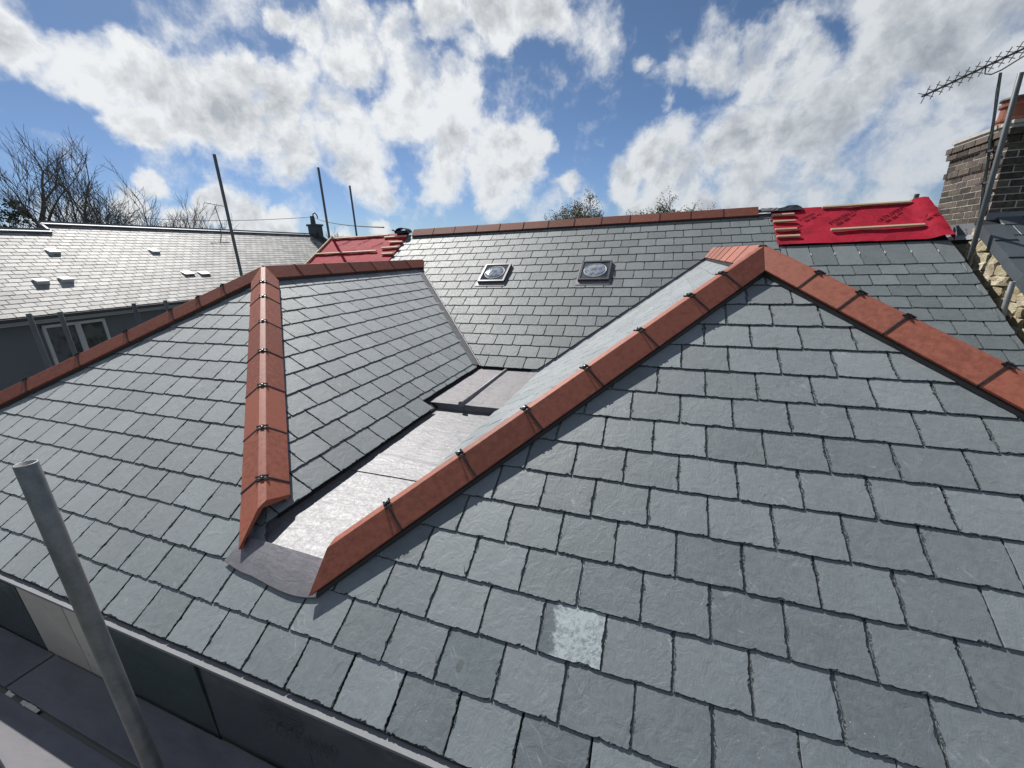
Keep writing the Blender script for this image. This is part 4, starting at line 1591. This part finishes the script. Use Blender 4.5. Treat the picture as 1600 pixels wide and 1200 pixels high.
put(mb, 'support_arm', 'frame_dark', ta)
mb = MB()
pts = [mbm.lerp(mt, t) + Vector((-.02, -.018 - .01 * math.sin(t * 20), 0)) for t in [i / 16 for i in range(17)]]
mb.tube(pts, .0045, 5)
put(mb, 'cable', 'black_plastic', ta)

# ================================================================== scaffold poles
def pole(x, y, z0, z1, label, r=.02415, m='galvanised_dark', lean=(0, 0), cap=False, n=16):
    t = MB()
    zz = [z0, z1]
    a, b = Vector((x + lean[0], y + lean[1], z0)), Vector((x, y, z1))
    N3 = n
    d = (b - a).normalized()
    e1 = d.cross(Vector((0, 1, 0))).normalized()
    e2 = d.cross(e1)
    rg = lambda c, rr: [c + (e1 * math.cos(2 * math.pi * k / N3) + e2 * math.sin(2 * math.pi * k / N3)) * rr for k in range(N3)]
    vs = rg(a, r) + rg(b - d * .001, r) + rg(b, r - .0008) + rg(b, r - .0034) + rg(b - d * .25, r - .0036)
    fs = [(i * N3 + k, i * N3 + (k + 1) % N3, (i + 1) * N3 + (k + 1) % N3, (i + 1) * N3 + k) for i in range(4) for k in range(N3)]
    fs.append(tuple(range(N3)))
    fs.append(tuple(4 * N3 + k for k in range(N3)))
    t.add(vs, fs)
    w_ = recentre(t)
    o = t.obj('scaffold_pole', m, None, False, w_)
    bm = bmesh.new()
    bm.from_mesh(o.data)
    bmesh.ops.recalc_face_normals(bm, faces=bm.faces)
    bm.to_mesh(o.data)
    bm.free()
    for p in o.data.polygons:
        p.use_smooth = len(p.vertices) == 4
    return tag(o, label, 'scaffold pole', 'scaffold poles around the roofs')


pole(-1.584, .477, -2.25, -.487, 'grey steel scaffold pole with open end, closest of all, leaning in front of the eave', m='galvanised', lean=(.048, -.033), n=32)
pole(-1.62, .20, -2.25, -1.15, 'dark steel scaffold pole just showing in the bottom left corner', n=20)
pole(-6.97, 5.35, GZ, 1.73, 'tallest scaffold pole, rising behind the left hip against the clouds')
pole(-7.07, 7.70, GZ, 1.93, 'scaffold pole at the left verge of the far red underlay', )
pole(-7.80, 9.50, GZ, 1.87, 'thin dark scaffold pole standing behind the far red underlay')
pole(-6.95, 2.59, GZ, -.446, 'leftmost of the short scaffold poles before the grey wall')
pole(-6.95, 2.86, GZ, -.462, 'short scaffold pole in front of the white framed window')
pole(-6.95, 3.64, GZ, -.448, 'short scaffold pole right of the white framed window')
pole(-6.95, 4.04, GZ, -.450, 'short scaffold pole whose top barely clears the left hip tiles')
pole(3.285, 6.43, -2.6, 1.60, 'long leaning scaffold pole in front of the brick chimney', lean=(.03, -.03), m='galvanised_dark')
pole(3.29, 5.66, -2.6, -.425, 'stub of scaffold pole in front of the pale stone wall', m='galvanised')

# ================================================================== scaffold boards
ZD = -2.250
rb = random.Random(3)
row_y = [.705, .470, .243, .016, -.211, -.438, -.665]
for j, yc in enumerate(row_y):
    xs = {0: [-7.3, -3.385, .5, 4.4], 1: [-7.3, -3.50, .4, 4.4], 2: [-7.3, -5.2, -1.3, 2.6, 4.4]}.get(j, [-7.3, -4.4 + .4 * (j % 3), -.5 + .4 * (j % 3), 3.4, 4.4])
    for i, (a, b) in enumerate(zip(xs[:-1], xs[1:])):
        mb = MB()
        mb.box((0, 0, 0), (b - a - .018, .212, .038))
        o = mb.obj('scaffold_board', 'deck_board', None, False, Matrix.Translation(((a + b) / 2, yc, ZD - .019 + rb.uniform(-.004, .003))) @ Matrix.Rotation(rb.uniform(-.0012, .0012), 4, 'Z'))
        bv = o.modifiers.new('b', 'BEVEL')
        bv.width = .004
        bv.segments = 2
        rowname = ['next to the house wall', 'second from the house wall', 'third from the house wall'][j] if j < 3 else None
        if rowname:
            side = ['left', 'middle', 'right', 'far right'][i]
            tag(o, 'grey scaffold board %s, the %s one of its row' % (rowname, side), 'board', 'scaffold boards')
        else:
            tag(o, 'grey scaffold board out of sight beyond the third row from the wall', 'board', 'hidden scaffold boards')
for (x, ln, lab) in ((-3.30, .07, 'small pale mortar scrap in the gap between two scaffold boards, the left one'), (-3.10, .17, 'longer pale mortar scrap in the gap between two scaffold boards, right of the small one')):
    mb = MB()
    k = 7
    up_, dn_ = [], []
    for i in range(k + 1):
        q = x - ln / 2 + ln * i / k
        up_.append((q, .5835 + .011 + rb.uniform(-.002, .002), ZD - .003 + rb.uniform(-.004, .003)))
        dn_.append((q, .5835 - .011 + rb.uniform(-.003, .002), ZD - .005 + rb.uniform(-.004, .003)))
    mb.add(up_ + dn_ + [(p[0], p[1], p[2] - .03) for p in up_] + [(p[0], p[1], p[2] - .03) for p in dn_],
           [(i, k + 1 + i, k + 2 + i, i + 1) for i in range(k)] + [(k + 1 + i, 3 * (k + 1) + i, 3 * (k + 1) + i + 1, k + 2 + i) for i in range(k)])
    o = put(mb, 'mortar_scrap', 'mortar_scrap')
    tag(o, lab, 'mortar scrap', 'mortar scraps on the scaffold')
for x in (-5.5, -3.1, -.7, 1.7):
    mb = MB()
    mb.tube([(x, -.85, ZD - .065), (x, .72, ZD - .065)], .024, 10)
    o = put(mb, 'transom', 'galvanised_dark')
    tag(o, 'steel tube under the scaffold boards, out of sight', 'scaffold tube', 'tubes under the scaffold boards')

# ================================================================== NEIGHBOUR HOUSE (left)
nh = thing('neighbour_house', 'long low house on the left with a glaring pale slate roof and grey rendered wall', 'house', (-19.8, 12, GZ))
A32 = R(32)
LF = Frame((-15.574, 0, -1.0637), (0, 1, 0), (-math.cos(A32), 0, math.sin(A32)))
VH = 4.25 / math.cos(A32)
VLO = 3.80 / math.cos(A32)
YS, YG, Y0 = 8.45, 20.1, -3.0
deckH = deck_mesh('roof_slope', LF, [[(Y0, 0.01), (YG, 0.01), (YG, VH), (YS, VH), (YS, VLO), (Y0, VLO)]], nh)
SH = Slope(LF, width=.30, gauge=.2, length=.43, gap=.010, th=.009)


def cutH(polys, r, cu, v0):
    out = []
    for p in polys:
        p = clip(p, 0, 1, VLO) if cu < YS else clip(p, 0, 1, VH)
        if p: out.append(p)
    return out


SH.lay(range(0, 26), .1, Y0, YG, halves=[(-1, 0, -Y0), (1, 0, YG)], cut=cutH)
rank_and_build(nh, [('H', SH, deckH)], 300, 'slate_neighbour', 0.2, 0.002, smin=8, variants=16, jit=1.5)
mb = MB()
for (ya, yb, vv) in ((YS, YG, VH), (Y0, YS, VLO)):
    p, q = LF.w(ya, vv, .02), LF.w(yb, vv, .02)
    mb.bar(p + Vector((.03, 0, .0)), q + Vector((.03, 0, 0)), .22, .05, Vector((.5, 0, 1)))
    mb.bar(p + Vector((-.02, 0, .045)), q + Vector((-.02, 0, .045)), .10, .05)
put(mb, 'ridge_capping', 'lead_grey', nh)
# far slope, gables, gable triangle above the lower ridge
mb = MB()
xr_, zr2 = LF.w(0, VH).x, LF.w(0, VH).z
xl_, zl2 = LF.w(0, VLO).x, LF.w(0, VLO).z
mb.face([(xr_, YS, zr2 - .01), (xr_, YG, zr2 - .01), (xr_ - 4.2, YG, -1.1), (xr_ - 4.2, YS, -1.1)][::-1])
mb.face([(xl_, Y0, zl2 - .01), (xl_, YS, zl2 - .01), (xl_ - 3.8, YS, -1.1), (xl_ - 3.8, Y0, -1.1)][::-1])
put(mb, 'far_slope', 'slate_neighbour', nh)
mb = MB()
mb.face([(xl_ + .05, YS + .02, zl2 - .05), (xr_, YS + .02, zr2 - .03), (xr_ - 1.2, YS + .02, zl2 - .3), (xr_ - .2, YS + .02, zl2 - .3)])
put(mb, 'gable_cheek', 'gutter_dark', nh)
mb = MB()
mb.bar(LF.w(YS, VLO - .05, .03), LF.w(YS, VH, .03), .06, .05, LF.N)
put(mb, 'verge_flashing', 'lead_grey', nh)
WX = -15.9
mb = MB()
mb.box((-19.9, (Y0 + YG) / 2, (-1.25 + GZ) / 2), (8.0, YG - Y0 - .1, -1.25 - GZ))
mb.add([(x, YG - .1, z) for x, z in ((-15.9, -1.25), (xr_, zr2 - .05), (-23.9, -1.25))], [(0, 1, 2)])
put(mb, 'wall', 'render_grey', nh)
mb = MB()
mb.bar((-15.50, Y0, -1.135), (-15.50, YG, -1.135), .10, .09)
put(mb, 'gutter', 'gutter_dark', nh)
mb = MB()
mb.bar((-15.72, Y0, -1.20), (-15.72, YG, -1.20), .03, .17)
mb.bar((-15.78, Y0, -1.275), (-15.78, YG, -1.275), .26, .02)
put(mb, 'fascia', 'upvc_white', nh)
for (wy0, wy1, z0, z1, npn) in ((6.05, 7.45, -2.6, -1.37, 2), (1.5, 2.9, -2.6, -1.37, 2), (11, 12.4, -2.6, -1.37, 2)):
    wn = link('window', None, nh, Matrix.Translation((WX + .02, (wy0 + wy1) / 2, (z0 + z1) / 2)))
    fw = .075
    mb = MB()
    X = WX + .03
    mb.box((X, (wy0 + wy1) / 2, z1 - fw / 2), (.07, wy1 - wy0, fw))
    mb.box((X, (wy0 + wy1) / 2, z0 + fw / 2), (.07, wy1 - wy0, fw))
    for yy in (wy0 + fw / 2, (wy0 + wy1) / 2 + .05, wy1 - fw / 2):
        mb.box((X, yy, (z0 + z1) / 2), (.074, fw if abs(yy - (wy0 + wy1) / 2 - .05) > .01 else .13, z1 - z0 - .002))
    put(mb, 'window_frame', 'upvc_white', wn)
    mb = MB()
    mb.box((WX + .012, (wy0 + wy1) / 2, (z0 + z1) / 2), (.012, wy1 - wy0 - .05, z1 - z0 - .05))
    put(mb, 'pane', 'pane_glass', wn)
# roof vents
for (y, x, h, m) in ((7.876, -18.302, .08, 'upvc_white'), (10.747, -18.325, .08, 'upvc_white'), (6.786, -16.905, .11, 'upvc_white'), (7.351, -16.935, .11, 'upvc_white'), (10.87, -16.955, .06, 'black_plastic'), (11.428, -16.909, .06, 'black_plastic')):
    vv = (LF.O.x - x) / math.cos(A32)
    mb = MB()
    if m == 'black_plastic':
        a_, b_ = .17, .14
    else:
        a_, b_ = .13, .15
    Mx = Matrix((LF.U, LF.V, LF.N)).transposed()
    p = [(-a_, -b_, h), (a_, -b_, h), (a_, b_, .02), (-a_, b_, .02), (-a_, -b_, 0), (a_, -b_, 0)]
    mb.add([LF.w(y + q[0], vv + q[1], q[2]) for q in p], [(0, 1, 2, 3), (0, 4, 5, 1), (0, 3, 4), (1, 5, 2)])
    put(mb, 'roof_vent', m, nh)
# its chimney at the far gable
mb = MB()
mb.box((-19.62, 20.35, 1.35), (.55, .55, 1.6))
mb.box((-19.62, 20.35, 2.12), (.66, .66, .10))
lc = put(mb, 'chimney', 'gutter_dark', nh)
mb = MB()
mb.tube([(-19.66, 20.3, 2.15), (-19.66, 20.3, 2.62)], [.15, .12], 10)
mb.tube([(-19.60, 20.3, 2.60), (-19.55, 20.3, 2.74), (-19.42, 20.3, 2.78), (-19.30, 20.3, 2.66), (-19.26, 20.3, 2.48)], .035, 6)
put(mb, 'chimney_pot', 'gutter_dark', lc)
mb = MB()
mb.bar((-19.55, 20.18, 1.75), (-17.6, 20.18, .32), .10, .22, (0, 0, 1))
put(mb, 'verge_board', 'gutter_dark', nh)
la = thing('tv_aerial', 'thin distant aerial on the ridge of the long pale slate roof', 'aerial', (-20.2, 15.0, 1.6))
mb = MB()
mb.tube([(-20.15, 15.05, 1.6), (-20.2, 14.95, 2.75)], .018, 6)
put(mb, 'mast', 'frame_dark', la)
mb = MB()
mb.tube([(-20.2, 14.5, 2.83), (-20.2, 15.4, 2.76)], .014, 6)
for k in range(5):
    p = Vector((-20.2, 14.5, 2.83)).lerp(Vector((-20.2, 15.4, 2.76)), .05 + k * .2)
    mb.tube([p + Vector((-.10, .01, 0)), p + Vector((.10, -.01, 0))], .007, 5)
put(mb, 'boom', 'frame_dark', la)


def cable(a, b, sag, r, label):
    mb = MB()
    a, b = Vector(a), Vector(b)
    mb.tube([a.lerp(b, t) - Vector((0, 0, sag * 4 * t * (1 - t))) for t in [i / 24 for i in range(25)]], r, 5)
    o = put(mb, 'overhead_cable', 'black_plastic')
    tag(o, label, 'cable', 'overhead cables')


cable((-19.45, 20.3, 2.50), (-5.6, 7.7, .66), .10, .016, 'overhead cable from the small dark chimney down to the far red underlay')
cable((-19.6, 20.3, 2.58), (-33, 17.5, 3.3), .25, .016, 'overhead cable running left from the small dark chimney before the bare trees')

# ================================================================== TREES
def tree(name, label, cat, group, base, height, lean, seed, levels=6, spread=.5, nkids=(3, 4), leafy=0, leafmat='leaf', trunk_r=.22, twig_r=.012, first=.22, leaf_size=.12, depthcut=5):
    rg = random.Random(seed)
    root = thing(name, label, cat, base, group)
    trunk, crown, leaves = MB(), MB(), MB()
    tips = []

    def grow(p, d, ln, r, lev):
        segs = 3 if lev < 3 else 2
        pts, rad = [p], [r]
        q = p
        dd = d
        for i in range(segs):
            dd = (dd + Vector((rg.uniform(-1, 1), rg.uniform(-1, 1), rg.uniform(-.6, .9))) * (.10 + .03 * lev)).normalized()
            q = q + dd * ln / segs
            pts.append(q)
            rad.append(r * (1 - .38 * (i + 1) / segs))
        mbx_ = trunk if lev < 2 else crown
        mbx_.tube(pts, rad, 6 if lev < 2 else (4 if lev < 4 else 3), False)
        if lev >= levels:
            tips.append((q, dd))
            return
        n_ = rg.randint(*nkids) + (1 if lev >= 3 else 0)
        for k in range(n_):
            t = 1.0 if k == 0 else rg.uniform(.35, 1.0)
            i = min(segs - 1, int(t * segs))
            bp = pts[i].lerp(pts[i + 1], min(1, t * segs - i))
            a = rg.uniform(0, 2 * math.pi)
            sp = spread * (0.45 if k == 0 else rg.uniform(.8, 1.35))
            side = dd.orthogonal().normalized()
            side.rotate(Matrix.Rotation(a, 3, dd))
            nd = (dd + side * sp + Vector((0, 0, .12))).normalized()
            nr = max(twig_r, rad[i] * (.72 if k == 0 else rg.uniform(.42, .62)))
            grow(bp, nd, ln * rg.uniform(.62, .86), nr, lev + 1)
    d0 = Vector((lean[0], lean[1], 1)).normalized()
    grow(Vector(base), d0, height * first, trunk_r, 0)
    ztop = sorted(v[2] for v in crown.v)[int(len(crown.v) * .995)]
    kk = height / (ztop - base[2])
    for mbq in (trunk, crown):
        mbq.v = [tuple(base[i] + (v[i] - base[i]) * kk for i in range(3)) for v in mbq.v]
    tips = [(Vector([base[i] + (p[i] - base[i]) * kk for i in range(3)]), d) for p, d in tips]
    put(trunk, 'trunk', 'bark', root)
    put(crown, 'crown', 'bark', root)
    if leafy:
        for (p, d) in tips:
            for k in range(leafy):
                c = p + Vector((rg.gauss(0, 1), rg.gauss(0, 1), rg.gauss(0, 1))) * .13
                a = Vector((rg.uniform(-1, 1), rg.uniform(-1, 1), rg.uniform(-1, 1))).normalized() * leaf_size
                b = a.orthogonal().normalized() * leaf_size * .6
                leaves.add([c - a, c + b, c + a, c - b], [(0, 1, 2, 3)])
        o = put(leaves, 'foliage', leafmat, root)
    return root


TG = 'bare trees behind the pale slate roof'
specs = [((-42.6, 16.2), 15.6, (.08, .06), 11, 'tallest bare tree, cut by the left edge, behind the pale roof', .40),
         ((-39.0, 17.5), 14.6, (.10, .05), 23, 'bare tree with crooked dark limbs, second from the left edge', .34),
         ((-37.4, 18.8), 13.4, (.05, .0), 31, 'round headed bare tree, third from the left edge', .27),
         ((-36.6, 20.3), 12.7, (.03, .04), 44, 'bare tree in the middle of the row, dense with fine twigs', .25),
         ((-36.0, 21.9), 12.5, (.0, -.05), 52, 'bare tree with an upright fan of twigs before the small white cloud', .22),
         ((-34.6, 22.9), 11.6, (.05, .05), 63, 'second bare tree from the right end of the row, with a rounded top', .2),
         ((-33.4, 22.6), 9.9, (.05, .05), 71, 'lowest bare tree at the right end of the row', .18)]
for (x, y), h, ln_, sd, lab, tr in specs:
    tree('bare_tree', lab, 'tree', TG, (x, y, GZ), h, ln_, sd, levels=6, first=.26, spread=.55, nkids=(2, 3), trunk_r=tr * 1.1, twig_r=.010)
iv = tree('ivy_tree', 'dark evergreen ivy covered tree in the left corner behind the pale roof', 'tree', None, (-39.0, 15.0, GZ), 10.4, (0, 0), 91, first=.26, levels=5, spread=.6, nkids=(3, 4), leafy=8, leafmat='ivy', trunk_r=.35, leaf_size=.11)
tree('budding_tree', 'round topped tree in small early leaf peeping over the middle of the long ridge', 'tree', 'trees behind the long ridge', (-9.6, 39, GZ), 10.7, (0, 0), 5, levels=6, spread=1.0, nkids=(3, 4), leafy=7, trunk_r=.25, leaf_size=.07, first=.34, twig_r=.02)
tree('budding_tree', 'tree whose leafy tips just show above the right half of the long ridge', 'tree', 'trees behind the long ridge', (1.0, 40, GZ), 9.5, (0, 0), 8, levels=6, spread=1.0, nkids=(3, 4), leafy=7, trunk_r=.25, leaf_size=.07, first=.34, twig_r=.02)
tree('bare_tree', 'small pale bare tree right of the little dark chimney', 'tree', None, (-29.0, 32.5, GZ), 8.9, (0, 0), 77, first=.30, levels=6, spread=.6, nkids=(2, 4), trunk_r=.16, twig_r=.012)
# a house wall and trees behind the camera, which the glossy boards under the eave mirror
for i, (x, y) in enumerate(((-14, -16), (-6, -19), (3, -17), (11, -15))):
    tree('hedge_tree', 'dark tree behind the photographer, out of view', 'tree', 'trees behind the photographer', (x, y, GZ), 9, (0, 0), 100 + i, levels=4, spread=.7, nkids=(3, 4), leafy=22, leafmat='ivy', trunk_r=.25, leaf_size=.35)
